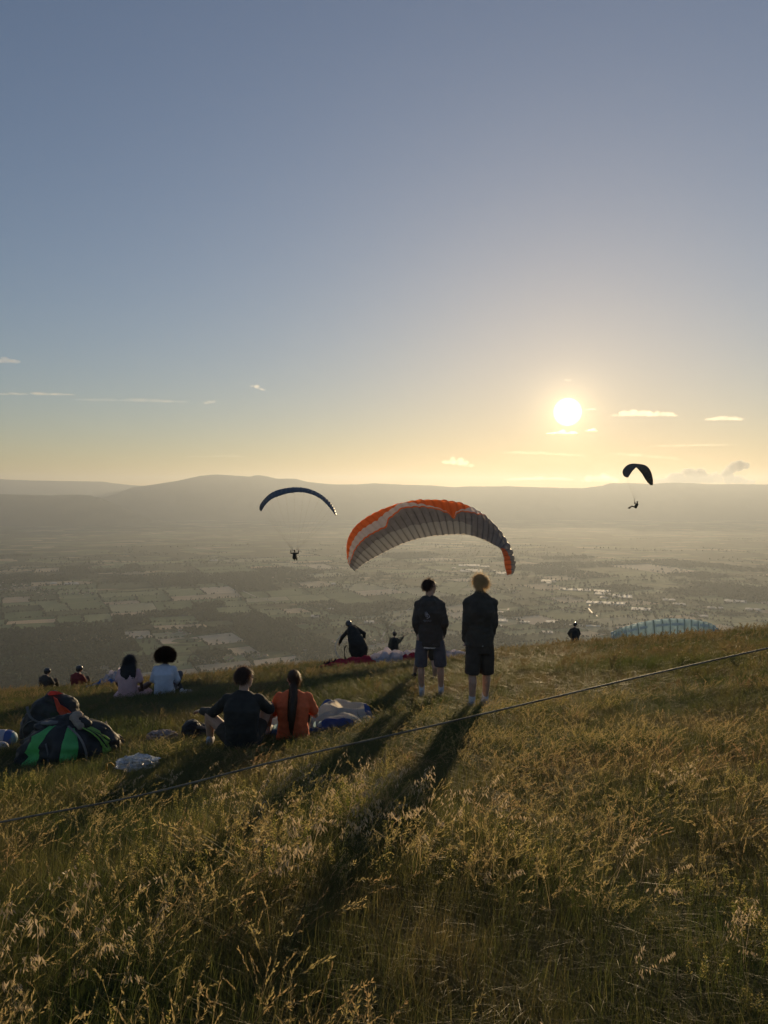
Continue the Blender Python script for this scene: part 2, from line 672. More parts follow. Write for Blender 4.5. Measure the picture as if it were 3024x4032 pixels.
def greenhouse(x0, x1, y0, y1, label, cat, roofm, spans, h=6.0):
    """low shed with a row of ridged roof spans; the photo rectangle gives its plan"""
    c = on_valley((x0 + x1) / 2, (y0 + y1) / 2)
    d = math.hypot(c.x, c.y)
    W = (x1 - x0) / FPX * d
    D = min(260.0, max(18.0, (y1 - y0) / FPX * d * d / 842.0))
    e = empty('greenhouse' if cat == 'greenhouse' else 'farm_shed', (c.x, c.y, valley(c.x, c.y) - 1), math.atan2(-c.x, c.y))
    V, F = box_verts(-W / 2, W / 2, -D / 2, D / 2, 0, h + 1)
    mesh_obj('wall', V, F, M_shed_wall, e, smooth=False)
    w = W / spans
    for k in range(spans):
        a, b = -W / 2 + k * w, -W / 2 + (k + 1) * w - 0.4
        m_ = (a + b) / 2
        z0, z1 = h + 1.05, h + 1.05 + min(3.0, w * 0.08)
        V = [(a, -D / 2, z0), (b, -D / 2, z0), (m_, -D / 2, z1), (a, D / 2, z0), (b, D / 2, z0), (m_, D / 2, z1)]
        F = [(0, 1, 2), (5, 4, 3), (0, 2, 5, 3), (1, 4, 5, 2)]
        mesh_obj('roof_span', V, F, roofm, e, smooth=False)
    tag(e, label, cat, 'glasshouses and sheds out on the valley floor')


def box_verts(x0, x1, y0, y1, z0, z1):
    V = [(x0, y0, z0), (x1, y0, z0), (x1, y1, z0), (x0, y1, z0), (x0, y0, z1), (x1, y0, z1), (x1, y1, z1), (x0, y1, z1)]
    F = [(0, 3, 2, 1), (4, 5, 6, 7), (0, 1, 5, 4), (1, 2, 6, 5), (2, 3, 7, 6), (3, 0, 4, 7)]
    return V, F


G = 'greenhouse'
S = 'shed'
for (x0, x1, y0, y1, lab, cat, n) in [
    (1806, 1888, 2224, 2231, 'long pale greenhouse roof, the farthest one left of the orange wing tip', G, 6),
    (1892, 1927, 2230, 2234, 'small pale greenhouse just right of the longest far one', G, 3),
    (1812, 1896, 2243, 2253, 'bright ridged greenhouse right behind the blond hair', G, 9),
    (1712, 1738, 2246, 2249, 'thin bright shed between the two standing heads', S, 2),
    (1779, 1795, 2236, 2239, 'tiny pale green shed left of the far greenhouses', S, 1),
    (1933, 1955, 2247, 2250, 'small bright shed under the far end of the greenhouses', S, 2),
    (1952, 1994, 2254, 2262, 'bright cluster shed beside the orange wing tip', S, 4),
    (2132, 2188, 2285, 2293, 'bright white shed standing alone right of the orange wing', S, 3),
    (2150, 2170, 2296, 2300, 'small white shed in front of the lone bright shed', S, 1),
    (2206, 2322, 2320, 2327, 'very long low greenhouse in the middle of the right-hand fields', G, 8),
    (2340, 2402, 2326, 2333, 'grey greenhouse behind the small square sheds', G, 4),
    (2342, 2378, 2335, 2343, 'square bright greenhouse in front of the grey one', G, 3),
    (2392, 2410, 2341, 2345, 'tiny bright shed beside the square greenhouse', S, 1),
    (2412, 2486, 2344, 2355, 'broad dull greenhouse at the right of the long one', G, 5),
    (2364, 2392, 2351, 2357, 'small grey shed below the square greenhouse', S, 2),
    (2314, 2456, 2372, 2380, 'longest pale greenhouse, with a track leading down from it', G, 9),
    (2490, 2560, 2396, 2405, 'brightest greenhouse roof right of the track', G, 6),
    (2612, 2656, 2361, 2366, 'slim pale shed far right of the long greenhouses', S, 2),
    (2652, 2696, 2378, 2383, 'slim grey shed a little nearer at far right', S, 2),
    (2046, 2086, 2449, 2454, 'short bright greenhouse left of the lone pilot', G, 3),
    (2150, 2208, 2447, 2455, 'wide bright greenhouse above the lone pilot to his left', G, 5),
    (2222, 2360, 2464, 2467, 'very thin long bright roof level with the lone pilot', G, 6),
    (1952, 1998, 2440, 2450, 'pale greenhouse close right of the blond man', G, 3),
    (1964, 1978, 2464, 2469, 'tiny bright shed right of the blond man', S, 1),
    (2132, 2176, 2488, 2495, 'nearest bright shed just above the meadow edge', S, 3),
    (1940, 1982, 2410, 2418, 'dull shed right of the blond man at shoulder height', S, 2),
    (2860, 2932, 2366, 2373, 'long grey shed near the right edge', S, 3),
    (2940, 2990, 2399, 2404, 'pale shed closest to the right edge', S, 2),
    (2790, 2842, 2393, 2397, 'faint slim shed left of the right edge sheds', S, 2),
    (2756, 2786, 2426, 2431, 'small pale shed above the blue wing', S, 1),
    (1434, 1474, 2447, 2454, 'pale shed right of the bending pilot', S, 2),
    (1224, 1256, 2425, 2432, 'pale shed left of the bending pilot', S, 2),
    (826, 858, 2206, 2209, 'pair of tiny bright roofs below the blue glider', S, 2),
    (252, 306, 2297, 2302, 'pale long shed in the town at left', S, 3),
    (200, 222, 2296, 2300, 'small white shed beside the town shed at left', S, 1),
    (540, 566, 2512, 2516, 'pale farm roof above the curly-haired woman', S, 2),
    (1288, 1314, 2398, 2402, 'little shed far behind the bending pilot', S, 1),
    (1304, 1322, 2298, 2302, 'little bright shed under the orange wing', S, 1),
]:
    greenhouse(x0, x1, y0, y1, lab, cat, M_glass_roof if cat == G else M_shed_roof, n)

# ---- village houses
M_plaster = mat('house_plaster', (0.46, 0.42, 0.36), rough=0.9, var=0.15, scale=0.2)
M_tile = mat('house_tiles', (0.22, 0.13, 0.09), rough=0.7, var=0.25, scale=0.3)
V, F = box_verts(-7, 7, -5, 5, 0, 6.5)
house_wall = bpy.data.meshes.new('wall'); house_wall.from_pydata(V, [], F); house_wall.materials.append(M_plaster)
V = [(-7.6, -5.8, 6.4), (7.6, -5.8, 6.4), (7.6, 5.8, 6.4), (-7.6, 5.8, 6.4), (-7.6, 0, 9.6), (7.6, 0, 9.6)]
F = [(0, 1, 5, 4), (2, 3, 4, 5), (0, 4, 3), (1, 2, 5), (0, 3, 2, 1)]
house_roof = bpy.data.meshes.new('roof'); house_roof.from_pydata(V, [], F); house_roof.materials.append(M_tile)
villages = [(1380, 2525, 90, 16, 26), (1480, 2535, 60, 12, 16), (130, 2330, 130, 30, 34), (60, 2310, 90, 20, 18), (330, 2335, 90, 14, 14),
            (1180, 2560, 60, 10, 10), (700, 2490, 70, 12, 10), (2050, 2330, 120, 20, 16), (2240, 2400, 80, 14, 14), (2740, 2420, 90, 12, 14), (1150, 2270, 120, 18, 14),
            (1000, 2585, 80, 8, 8), (880, 2600, 60, 6, 6), (1900, 2300, 80, 14, 8)]
for (px, py, sx, sy, n) in villages:
    for _ in range(n):
        c = on_valley(px + rng.gauss(0, sx * 0.5), py + rng.gauss(0, sy * 0.5))
        e = empty('village_house', (c.x, c.y, valley(c.x, c.y) - 0.3), rng.uniform(0, PI))
        e.scale = (rng.uniform(0.8, 1.5), rng.uniform(0.8, 1.4), rng.uniform(0.8, 1.3))
        for nm, me_ in (('wall', house_wall), ('roof', house_roof)):
            q = bpy.data.objects.new(nm, me_); COL.objects.link(q); q.parent = e
        tag(e, 'tiny pale house in a far-off valley village', 'house', 'houses in the valley villages')
# ------------------------------------------------------------------ people: continuous bodies grown from joints
FLAT_SPOTS = []          # (x, y, radius, height factor) where the grass is trodden


class Prims:
    """collects tapered capsules, ellipsoids and lofts; melt() fuses them into one skin"""

    def __init__(s):
        s.v, s.f = [], []

    def rings(s, R_):
        n = len(R_[0])
        i0 = len(s.v)
        for r_ in R_:
            s.v += [tuple(p) for p in r_]
        for a in range(len(R_) - 1):
            for k in range(n):
                k2 = (k + 1) % n
                s.f.append((i0 + a * n + k, i0 + a * n + k2, i0 + (a + 1) * n + k2, i0 + (a + 1) * n + k))
        s.f.append(tuple(i0 + k for k in reversed(range(n))))
        s.f.append(tuple(i0 + (len(R_) - 1) * n + k for k in range(n)))

    def cap(s, p0, r0, p1, r1, n=12):
        p0, p1 = Vector(p0), Vector(p1)
        ax = p1 - p0
        L = ax.length
        if L < 1e-6:
            return s.ell(p0, (r0, r0, r0))
        ax /= L
        a = ax.orthogonal().normalized()
        b = ax.cross(a)
        R_ = []
        for t in (-80, -50, -20):
            q = R(t)
            R_.append((p0 + ax * (r0 * math.sin(q)), r0 * math.cos(q)))
        for t in (0.0, 0.33, 0.66, 1.0):
            R_.append((p0 + ax * (L * t), r0 + (r1 - r0) * t))
        for t in (20, 50, 80):
            q = R(t)
            R_.append((p1 + ax * (r1 * math.sin(q)), r1 * math.cos(q)))
        s.rings([[c + (a * math.cos(2 * PI * k / n) + b * math.sin(2 * PI * k / n)) * r_ for k in range(n)] for c, r_ in R_])

    def chain(s, pts, rad):
        for i in range(len(pts) - 1):
            s.cap(pts[i], rad[i], pts[i + 1], rad[i + 1])

    def ell(s, c, r_, M=None, n=14):
        c = Vector(c)
        M = M or Matrix.Identity(3)
        R_ = []
        for t in range(1, 10):
            q = -PI / 2 + PI * t / 10
            R_.append([c + M @ Vector((r_[0] * math.cos(q) * math.cos(2 * PI * k / n), r_[1] * math.cos(q) * math.sin(2 * PI * k / n), r_[2] * math.sin(q))) for k in range(n)])
        s.rings(R_)

    def loft(s, rows, lat, n=20, power=2.4):
        """rows: (centre, half width, half depth); lat: sideways axis"""
        lat = Vector(lat).normalized()
        C_ = [Vector(r_[0]) for r_ in rows]
        R_ = []
        for i, (c, a, b) in enumerate(rows):
            t = (C_[min(i + 1, len(C_) - 1)] - C_[max(i - 1, 0)]).normalized()
            f = t.cross(lat).normalized()
            l2 = f.cross(t).normalized()
            ring = []
            for k in range(n):
                q = 2 * PI * k / n
                cx, sy = math.cos(q), math.sin(q)
                ring.append(C_[i] + l2 * (a * math.copysign(abs(cx) ** (2 / power), cx)) + f * (b * math.copysign(abs(sy) ** (2 / power), sy)))
            R_.append(ring)
        s.rings(R_)

    def melt(s, name, m, parent, vox=0.012, smooth=4, wrinkle=0.0, wscale=9.0, seed=0.0):
        me = bpy.data.meshes.new('tmp')
        me.from_pydata(s.v, [], s.f)
        o = bpy.data.objects.new('tmp', me)
        COL.objects.link(o)
        md = o.modifiers.new('r', 'REMESH'); md.mode = 'VOXEL'; md.voxel_size = vox; md.use_smooth_shade = True
        if smooth:
            sm = o.modifiers.new('s', 'SMOOTH'); sm.factor = 0.5; sm.iterations = smooth
        dg = bpy.context.evaluated_depsgraph_get()
        dg.update()
        out = bpy.data.meshes.new_from_object(o.evaluated_get(dg))
        bpy.data.objects.remove(o); bpy.data.meshes.remove(me)
        if wrinkle:
            n = len(out.vertices)
            co = np.zeros(n * 3, np.float32); out.vertices.foreach_get('co', co); co = co.reshape(-1, 3)
            no = np.zeros(n * 3, np.float32); out.vertices.foreach_get('normal', no); no = no.reshape(-1, 3)
            for i in range(n):
                p = Vector(co[i])
                w = noise.noise(Vector((p.x * wscale, p.y * wscale, p.z * wscale * 1.7 + seed)))
                w = (1 - abs(w) * 2.2) * 0.7 + 0.5 * noise.noise(p * wscale * 2.7)
                co[i] += no[i] * wrinkle * w
            out.vertices.foreach_set('co', co.ravel())
        return link_mesh(name, out, m, parent)


M_skin = mat('skin', (0.52, 0.32, 0.22), rough=0.55, var=0.12, scale=20, spec=0.35, sheen=0.35)
M_skin_dark = mat('skin_deep', (0.16, 0.09, 0.06), rough=0.5, var=0.12, scale=20, spec=0.4)
M_black_jacket = mat('black_jacket', (0.085, 0.072, 0.056), rough=0.8, var=0.2, scale=9, bump=0.4, bscale=40, spec=0.25, sheen=0.15)
M_navy_jacket = mat('dark_navy_jacket', (0.080, 0.070, 0.060), rough=0.75, var=0.2, scale=9, bump=0.4, bscale=40, spec=0.3, sheen=0.15)
M_black_shorts = mat('black_shorts', (0.080, 0.066, 0.052), rough=0.85, var=0.2, scale=9, bump=0.3, bscale=50)
M_navy_shorts = mat('slate_blue_shorts', (0.115, 0.115, 0.13), rough=0.85, var=0.2, scale=9, bump=0.3, bscale=50)
M_white_cloth = mat('white_cotton', (0.66, 0.64, 0.62), rough=0.9, var=0.08, scale=12)
M_sock = mat('white_sock', (0.72, 0.71, 0.70), rough=0.95, var=0.1, scale=30, bump=0.3, bscale=120)
M_shoe = mat('grey_trainers', (0.42, 0.41, 0.41), rough=0.7, var=0.2, scale=20)
M_shoe_dark = mat('dark_shoe', (0.03, 0.028, 0.027), rough=0.6, var=0.2, scale=20)
M_rust = mat('rust_red_tshirt', (0.84, 0.18, 0.07), rough=0.85, var=0.15, scale=10, bump=0.35, bscale=30, trans=0.06)
M_black_top = mat('black_tshirt', (0.045, 0.042, 0.036), rough=0.85, var=0.2, scale=10, bump=0.35, bscale=30, sheen=0.1)
M_pink = mat('dusty_pink_cotton', (0.74, 0.47, 0.46), rough=0.9, var=0.08, scale=10, bump=0.35, bscale=30)
M_paleblue = mat('pale_blue_sweater', (0.68, 0.71, 0.80), rough=0.9, var=0.08, scale=10, bump=0.4, bscale=35)
M_hair_brown = mat('brown_hair', (0.075, 0.045, 0.026), rough=0.5, var=0.3, scale=30, spec=0.5, trans=0.35, tcol=(0.30, 0.14, 0.05))
M_hair_blond = mat('blond_hair', (0.66, 0.52, 0.31), rough=0.5, var=0.2, scale=30, spec=0.5, trans=0.6, tcol=(0.95, 0.74, 0.42))
M_hair_black = mat('black_hair', (0.012, 0.009, 0.008), rough=0.5, var=0.3, scale=30, spec=0.5, trans=0.12, tcol=(0.10, 0.05, 0.03))
M_frame = mat('glasses_frame', (0.03, 0.028, 0.026), rough=0.2, var=0.1, spec=0.8)
M_helmet = mat('dark_helmet', (0.05, 0.047, 0.045), rough=0.22, var=0.1, spec=0.6)
M_harness = mat('black_harness', (0.036, 0.035, 0.031), rough=0.8, var=0.3, scale=7, bump=0.4, bscale=30)
M_maroon = mat('maroon_jacket', (0.22, 0.04, 0.035), rough=0.8, var=0.2, scale=8, bump=0.3)
M_olive = mat('olive_grey_jacket', (0.11, 0.11, 0.085), rough=0.8, var=0.2, scale=8, bump=0.3)
M_strap = mat('dark_strap', (0.03, 0.03, 0.03), rough=0.7, var=0.2)
M_print = mat('printed_logo', (0.50, 0.50, 0.56), rough=0.7, var=0.05)


def V3(*a):
    return Vector(a)


def head_prims(B, hc, M, k=1.0):
    """skull, jaw, brow, eyes, nose, lips and ears around head centre hc; M turns the head (+y = face)"""
    def q(x, y, z):
        return hc + M @ (Vector((x, y, z)) * k)
    B.ell(q(0, -0.005, 0.03), (0.076 * k, 0.095 * k, 0.085 * k), M)
    B.ell(q(0, 0.018, -0.03), (0.066 * k, 0.078 * k, 0.085 * k), M)
    B.ell(q(0, 0.048, -0.082), (0.040 * k, 0.040 * k, 0.030 * k), M)           # chin
    B.cap(q(-0.035, 0.080, 0.022), 0.014 * k, q(0.035, 0.080, 0.022), 0.014 * k)  # brow
    B.cap(q(0, 0.088, 0.008), 0.010 * k, q(0, 0.108, -0.028), 0.014 * k)          # nose
    for s in (-1, 1):
        B.ell(q(0.031 * s, 0.078, 0.0), (0.013 * k, 0.012 * k, 0.010 * k), M)     # eye
        B.ell(q(0.079 * s, 0.0, -0.008), (0.010 * k, 0.020 * k, 0.032 * k), M)    # ear
    B.ell(q(0, 0.088, -0.056), (0.026 * k, 0.012 * k, 0.012 * k), M)              # lips


def hand_prims(B, w, d, up, s=1.0, curl=0.5, side=1):
    """palm, four unequal bent fingers and a thumb leaving the side of the palm"""
    d = Vector(d).normalized()
    lat = d.cross(Vector(up)).normalized()
    nrm = lat.cross(d).normalized()
    M = Matrix((lat, d, nrm)).transposed()
    B.ell(w + d * 0.045 * s, (0.042 * s, 0.052 * s, 0.016 * s), M)
    for i, ln in enumerate((0.070, 0.080, 0.074, 0.056)):
        o = w + d * 0.085 * s + lat * ((i - 1.5) * 0.021 * s)
        m1 = o + (d * math.cos(curl * 0.5) - nrm * math.sin(curl * 0.5)) * ln * 0.5 * s
        m2 = m1 + (d * math.cos(curl * 1.5) - nrm * math.sin(curl * 1.5)) * ln * 0.5 * s
        B.chain([o, m1, m2], [0.0095 * s, 0.0085 * s, 0.007 * s])
    t0 = w + d * 0.025 * s + lat * (0.036 * s * side)
    t1 = t0 + (d * 0.7 + lat * 0.7 * side).normalized() * 0.035 * s
    t2 = t1 + (d * 0.95 + lat * 0.2 * side - nrm * 0.3).normalized() * 0.03 * s
    B.chain([t0, t1, t2], [0.013 * s, 0.011 * s, 0.0085 * s])


def shoe_prims(B, an, yaw, ln=0.27):
    f = Vector((math.sin(yaw), math.cos(yaw), 0))
    heel = Vector((an.x, an.y, an.z - 0.045)) - f * 0.05
    toe = heel + f * (ln - 0.09)
    B.cap(heel, 0.042, toe + Vector((0, 0, -0.008)), 0.034)
    B.cap(heel + Vector((0, 0, 0.04)), 0.040, heel + f * 0.09 + Vector((0, 0, 0.02)), 0.036)


def torso_rows(sp, w):
    """sp: spine points hip, waist, chest, shoulders, neck; w: (half width, half depth) each"""
    rows = []
    for i in range(len(sp) - 1):
        for t in (0.0, 0.5):
            c = Vector(sp[i]).lerp(Vector(sp[i + 1]), t)
            rows.append((c, w[i][0] * (1 - t) + w[i + 1][0] * t, w[i][1] * (1 - t) + w[i + 1][1] * t))
    rows.append((Vector(sp[-1]), *w[-1]))
    return rows


def hair_obj(parent, m, hc, M, radii, n, ln, region, name='hair', wave=0.0, lift=0.3, droop=0.4, wid=0.004, seed=1, base=0.93, segs=4, comb=None, k=1.0):
    """skull cap plus thousands of tapering strands"""
    r_ = random.Random(seed)
    V, F = [], []
    nu, nv = 22, 14
    idx = {}
    for j in range(nv + 1):
        for i in range(nu):
            th = PI * j / nv
            ph = 2 * PI * i / nu
            u = Vector((math.sin(th) * math.cos(ph), math.sin(th) * math.sin(ph), math.cos(th)))
            p = hc + M @ (Vector((u.x * radii[0], u.y * radii[1], u.z * radii[2])) * base)
            idx[j, i] = (len(V), u)
            V.append(p)
    for j in range(nv):
        for i in range(nu):
            a, b, c, d = idx[j, i], idx[j, (i + 1) % nu], idx[j + 1, (i + 1) % nu], idx[j + 1, i]
            if all(region(q[1]) for q in (a, b, c, d)):
                F.append((a[0], b[0], c[0], d[0]))
    cnt = 0
    while cnt < n:
        u = Vector((r_.gauss(0, 1), r_.gauss(0, 1), r_.gauss(0, 1))).normalized()
        if not region(u):
            continue
        cnt += 1
        p = hc + M @ (Vector((u.x * radii[0], u.y * radii[1], u.z * radii[2])) * base)
        nrm = (M @ u).normalized()
        cb = (M @ comb(u)) if comb else Vector((0, 0, -1))
        L = ln * r_.uniform(0.6, 1.25)
        d = (nrm * lift + cb + Vector((r_.gauss(0, 1), r_.gauss(0, 1), r_.gauss(0, 1))) * 0.28).normalized()
        sd = d.cross(nrm)
        sd = (sd.normalized() if sd.length > 1e-3 else d.orthogonal().normalized()) * wid / 2
        i0 = len(V)
        q = p.copy()
        ph = r_.uniform(0, 6.28)
        for s in range(segs):
            t = s / segs
            w = 1 - 0.6 * t
            off = Vector((math.cos(ph + s * 2.1), math.sin(ph + s * 2.1), 0)) * wave * (0.3 + t)
            V += [q - sd * w + off, q + sd * w + off]
            d = (d + Vector((0, 0, -droop)) * (1.0 / segs)).normalized()
            q = q + d * (L / segs)
        V.append(q)
        for s in range(segs - 1):
            a = i0 + 2 * s
            F.append((a, a + 1, a + 3, a + 2))
        a = i0 + 2 * (segs - 1)
        F.append((a, a + 1, a + 2))
    return mesh_obj(name, V, F, m, parent)


def short_hair(u):
    if u.y < -0.25:
        return u.z > -0.62
    if u.y < 0.25:
        return u.z > (-0.12 if abs(u.x) > 0.5 else 0.2)
    return u.z > 0.35 + 0.35 * (u.y - 0.25) and not (u.y > 0.8)


def glasses(parent, hc, M, k=1.0):
    T = Prims()

    def q(x, y, z):
        return hc + M @ (Vector((x, y, z)) * k)
    for s in (-1, 1):
        c = q(0.033 * s, 0.100, 0.0)
        pts = [c + M @ (Vector((0.026 * math.cos(a), 0, 0.021 * math.sin(a))) * k) for a in np.linspace(0, 2 * PI, 13)]
        for a, b in zip(pts[:-1], pts[1:]):
            T.cap(a, 0.0024, b, 0.0024, 6)
        T.cap(q(0.060 * s, 0.098, 0.006), 0.0028, q(0.084 * s, 0.0, 0.008), 0.0028, 6)
        T.cap(q(0.084 * s, 0.0, 0.008), 0.0028, q(0.080 * s, -0.025, -0.02), 0.0026, 6)
    T.cap(q(-0.008, 0.102, 0.004), 0.0022, q(0.008, 0.102, 0.004), 0.0022, 6)
    return mesh_obj('glasses', T.v, T.f, M_frame, parent)


def tube(name, pts, rad, m, parent=None, n=8, flat=None):
    """smooth tube through points"""
    T = Prims()
    R_ = []
    P_ = [Vector(p) for p in pts]
    up = Vector((0, 0, 1))
    for i, p in enumerate(P_):
        t = (P_[min(i + 1, len(P_) - 1)] - P_[max(i - 1, 0)]).normalized()
        a = t.cross(up)
        a = a.normalized() if a.length > 1e-3 else t.orthogonal().normalized()
        b = a.cross(t)
        r_ = rad[i] if isinstance(rad, (list, tuple)) else rad
        R_.append([p + a * (r_ * math.cos(2 * PI * k / n)) + b * (r_ * (flat or 1) * math.sin(2 * PI * k / n)) for k in range(n)])
    T.rings(R_)
    if name is None:
        return T
    return mesh_obj(name, T.v, T.f, m, parent)


def spline(pts, n):
    """Catmull-Rom through points, n samples"""
    P_ = [np.array(p, float) for p in pts]
    P_ = [2 * P_[0] - P_[1]] + P_ + [2 * P_[-1] - P_[-2]]
    out = []
    m_ = len(P_) - 3
    for k in range(n):
        t = k / (n - 1) * m_
        i = min(int(t), m_ - 1)
        f = t - i
        a, b, c, d = P_[i:i + 4]
        out.append(0.5 * ((2 * b) + (-a + c) * f + (2 * a - 5 * b + 4 * c - d) * f * f + (-a + 3 * b - 3 * c + d) * f ** 3))
    return out


def foot(px, py, depth=None):
    """point of the meadow under a photo pixel (or at a depth in that column)"""
    if depth is None:
        q = on_ground(px, py)
    else:
        q = P(px, py, depth)
    return Vector((q.x, q.y, ground(q.x, q.y)))


def under_head(px, py, h, d0, d1):
    """spot on the meadow from which a figure h tall reaches photo pixel (px, py)"""
    best = None
    d = d0
    while d < d1:
        q = P(px, py, d)
        e_ = abs(q.z - h - ground(q.x, q.y))
        if best is None or e_ < best[0]:
            best = (e_, q)
        d += 0.1
    q = best[1]
    return Vector((q.x, q.y, q.z - h))


def rotz(a):
    return Matrix.Rotation(a, 3, 'Z')


def rot_head(yaw, pitch=0.0, roll=0.0):
    return Matrix.Rotation(yaw, 3, 'Z') @ Matrix.Rotation(pitch, 3, 'X') @ Matrix.Rotation(roll, 3, 'Y')
# ------------------------------------------------------------------ the people
def standing_man(loc, rz, label, jacket, shorts, hairm, hem, short_hem, yaw, pitch, hair_ln, hood, elbow_out, seed, glass, group, legs, lean, wide):
    e = empty('person', loc, rz)
    e.rotation_euler[1] = lean
    tag(e, label, 'person', group)
    hc = V3(0.0, 0.035, 1.655)
    MH = rot_head(yaw, pitch)
    ax = [(wide[0], legs[0]), (wide[1], legs[1])]
    # body
    B = Prims()
    head_prims(B, hc, MH)
    B.cap((0, -0.01, 1.42), 0.066, (0, 0.015, 1.57), 0.062)
    B.loft(torso_rows([(0, 0, 0.86), (0, 0, 1.05), (0, -0.015, 1.28), (0, -0.01, 1.42), (0, 0, 1.48)], [(0.15, 0.10), (0.13, 0.095), (0.165, 0.115), (0.15, 0.08), (0.06, 0.055)]), (1, 0, 0))
    for s in (-1, 1):
        B.chain([(0.165 * s, -0.01, 1.40), (0.168 * s + elbow_out * s, -0.03, 1.13), (0.150 * s, 0.12, 0.93)], [0.048, 0.040, 0.030])
        hand_prims(B, V3(0.150 * s, 0.12, 0.93), (-0.1 * s, 0.35, -0.9), (-s, 0, 0), 1.0, 0.5, -s)
    for i, (x, y) in enumerate(ax):
        B.chain([(x * 0.85, 0, 0.90), (x, y * 0.5 + 0.02, 0.50)], [0.083, 0.056])
        B.chain([(x, y * 0.5 + 0.02, 0.50), (x, y * 0.8 - 0.022, 0.36), (x, y, 0.10)], [0.053, 0.055, 0.036])
        f = Vector((x * 0.25, 1, 0)).normalized()
        B.cap((x, y - 0.03, 0.05), 0.035, Vector((x, y, 0.035)) + f * 0.15, 0.028)
    B.melt('body', M_skin, e, 0.011, 3)
    # jacket
    J = Prims()
    J.loft(torso_rows([(0, 0.005, hem), (0, 0.0, hem + 0.14), (0, 0.0, 1.12), (0, -0.02, 1.30), (0, -0.012, 1.42), (0, -0.005, 1.475)],
                      [(0.185, 0.135), (0.182, 0.13), (0.172, 0.125), (0.195, 0.14), (0.165, 0.105), (0.085, 0.08)]), (1, 0, 0), power=2.6)
    for s in (-1, 1):
        J.chain([(0.158 * s, -0.012, 1.405), (0.168 * s + elbow_out * s, -0.035, 1.13), (0.165 * s, 0.085, 0.91)], [0.068, 0.060, 0.049])
        J.ell((0.165 * s, -0.012, 1.395), (0.072, 0.072, 0.062))
        J.cap((0.03 * s, -0.015, 1.475), 0.070, (0.15 * s, -0.012, 1.405), 0.066)
    if hood:
        J.cap((-0.10, -0.05, 1.47), 0.040, (0.06, -0.09, 1.45), 0.042)
        J.cap((-0.10, -0.05, 1.47), 0.042, (-0.075, 0.05, 1.50), 0.032)
        J.cap((0.06, -0.09, 1.45), 0.040, (0.09, 0.04, 1.46), 0.03)
        J.ell((-0.03, -0.10, 1.42), (0.105, 0.035, 0.06))
    else:
        J.cap((0, -0.008, 1.45), 0.090, (0, 0.004, 1.515), 0.078)
    jk = J.melt('jacket', jacket, e, 0.012, 3, 0.010, 7.0, seed)
    # shorts
    S = Prims()
    S.loft([(V3(0, 0, hem + 0.10), 0.165, 0.118), (V3(0, 0, 0.84), 0.178, 0.128), (V3(0, 0, 0.74), 0.178, 0.12)], (1, 0, 0))
    for (x, y) in ax:
        S.loft([(V3(x * 0.80, 0, 0.86), 0.090, 0.11), (V3(x * 0.92, y * 0.25, 0.68), 0.098, 0.105), (V3(x, y * 0.5 + 0.012, short_hem), 0.095, 0.10)], (1, 0, 0))
    S.melt('shorts', shorts, e, 0.012, 2, 0.004, 9.0, seed + 3)
    hair_obj(e, hairm, hc + MH @ V3(0, -0.012, 0.028), MH, (0.096, 0.112, 0.108), 2600, hair_ln, short_hair, seed=int(seed), lift=0.95, droop=0.3, wave=0.007, wid=0.003, base=0.87)
    for (x, y) in ax:
        K = Prims(); K.chain([(x, y, 0.06), (x, y, 0.17)], [0.043, 0.046]); K.melt('sock', M_sock, e, 0.010, 1)
        K = Prims(); shoe_prims(K, V3(x, y, 0.085), x * 0.25); K.melt('shoe', M_shoe, e, 0.010, 2)
    if glass:
        glasses(e, hc, MH)
    FLAT_SPOTS.append((loc.x, loc.y - 0.1, 0.55, 0.6))
    return e, jk


MEN = 'two standing spectators'
q = foot(1880, 2790)
BLOND, _ = standing_man(q, 0.10, 'blond man in a black high-collared jacket and long black shorts, standing with his back turned', M_black_jacket, M_black_shorts, M_hair_blond,
                        0.84, 0.46, R(14), 0.05, 0.085, False, 0.010, 4.0, False, MEN, (-0.04, 0.10), R(1.2), (-0.085, 0.125))
_h = foot(1702, 2745)
q = _h
LEFTMAN, JK = standing_man(q, -0.10, 'dark-haired man in glasses and hooded dark jacket with a white wing logo, slate blue shorts', M_navy_jacket, M_navy_shorts, M_hair_brown,
                           0.78, 0.47, R(-58), -0.02, 0.045, True, 0.050, 8.0, True, MEN, (0.02, 0.06), R(-1.6), (-0.155, 0.135))


# printed wing logo and two lines of illegible small print on the jacket back
def on_back(x, z):
    me = JK.data
    best = None
    ok, hit, nrm, _i = JK.ray_cast(Vector((x, -1.0, z)), Vector((0, 1, 0)))
    if not ok:
        return Vector((x, -0.16, z))
    return hit + nrm * 0.003


V, F = [], []


def stroke(pts, w):
    for (x0, z0, w0), (x1, z1, w1) in zip([(*p, w * k) for p, k in zip(pts[:-1], (0.3, 0.8, 1, 1))], [(*p, w * k) for p, k in zip(pts[1:], (0.8, 1, 1, 0.7))]):
        dx, dz = x1 - x0, z1 - z0
        L = math.hypot(dx, dz)
        nx, nz = -dz / L, dx / L
        i = len(V)
        for (x, z, ww, s) in ((x0, z0, w0, -1), (x0, z0, w0, 1), (x1, z1, w1, 1), (x1, z1, w1, -1)):
            V.append(on_back(x + nx * ww * s, z + nz * ww * s))
        F.append((i, i + 1, i + 2, i + 3))


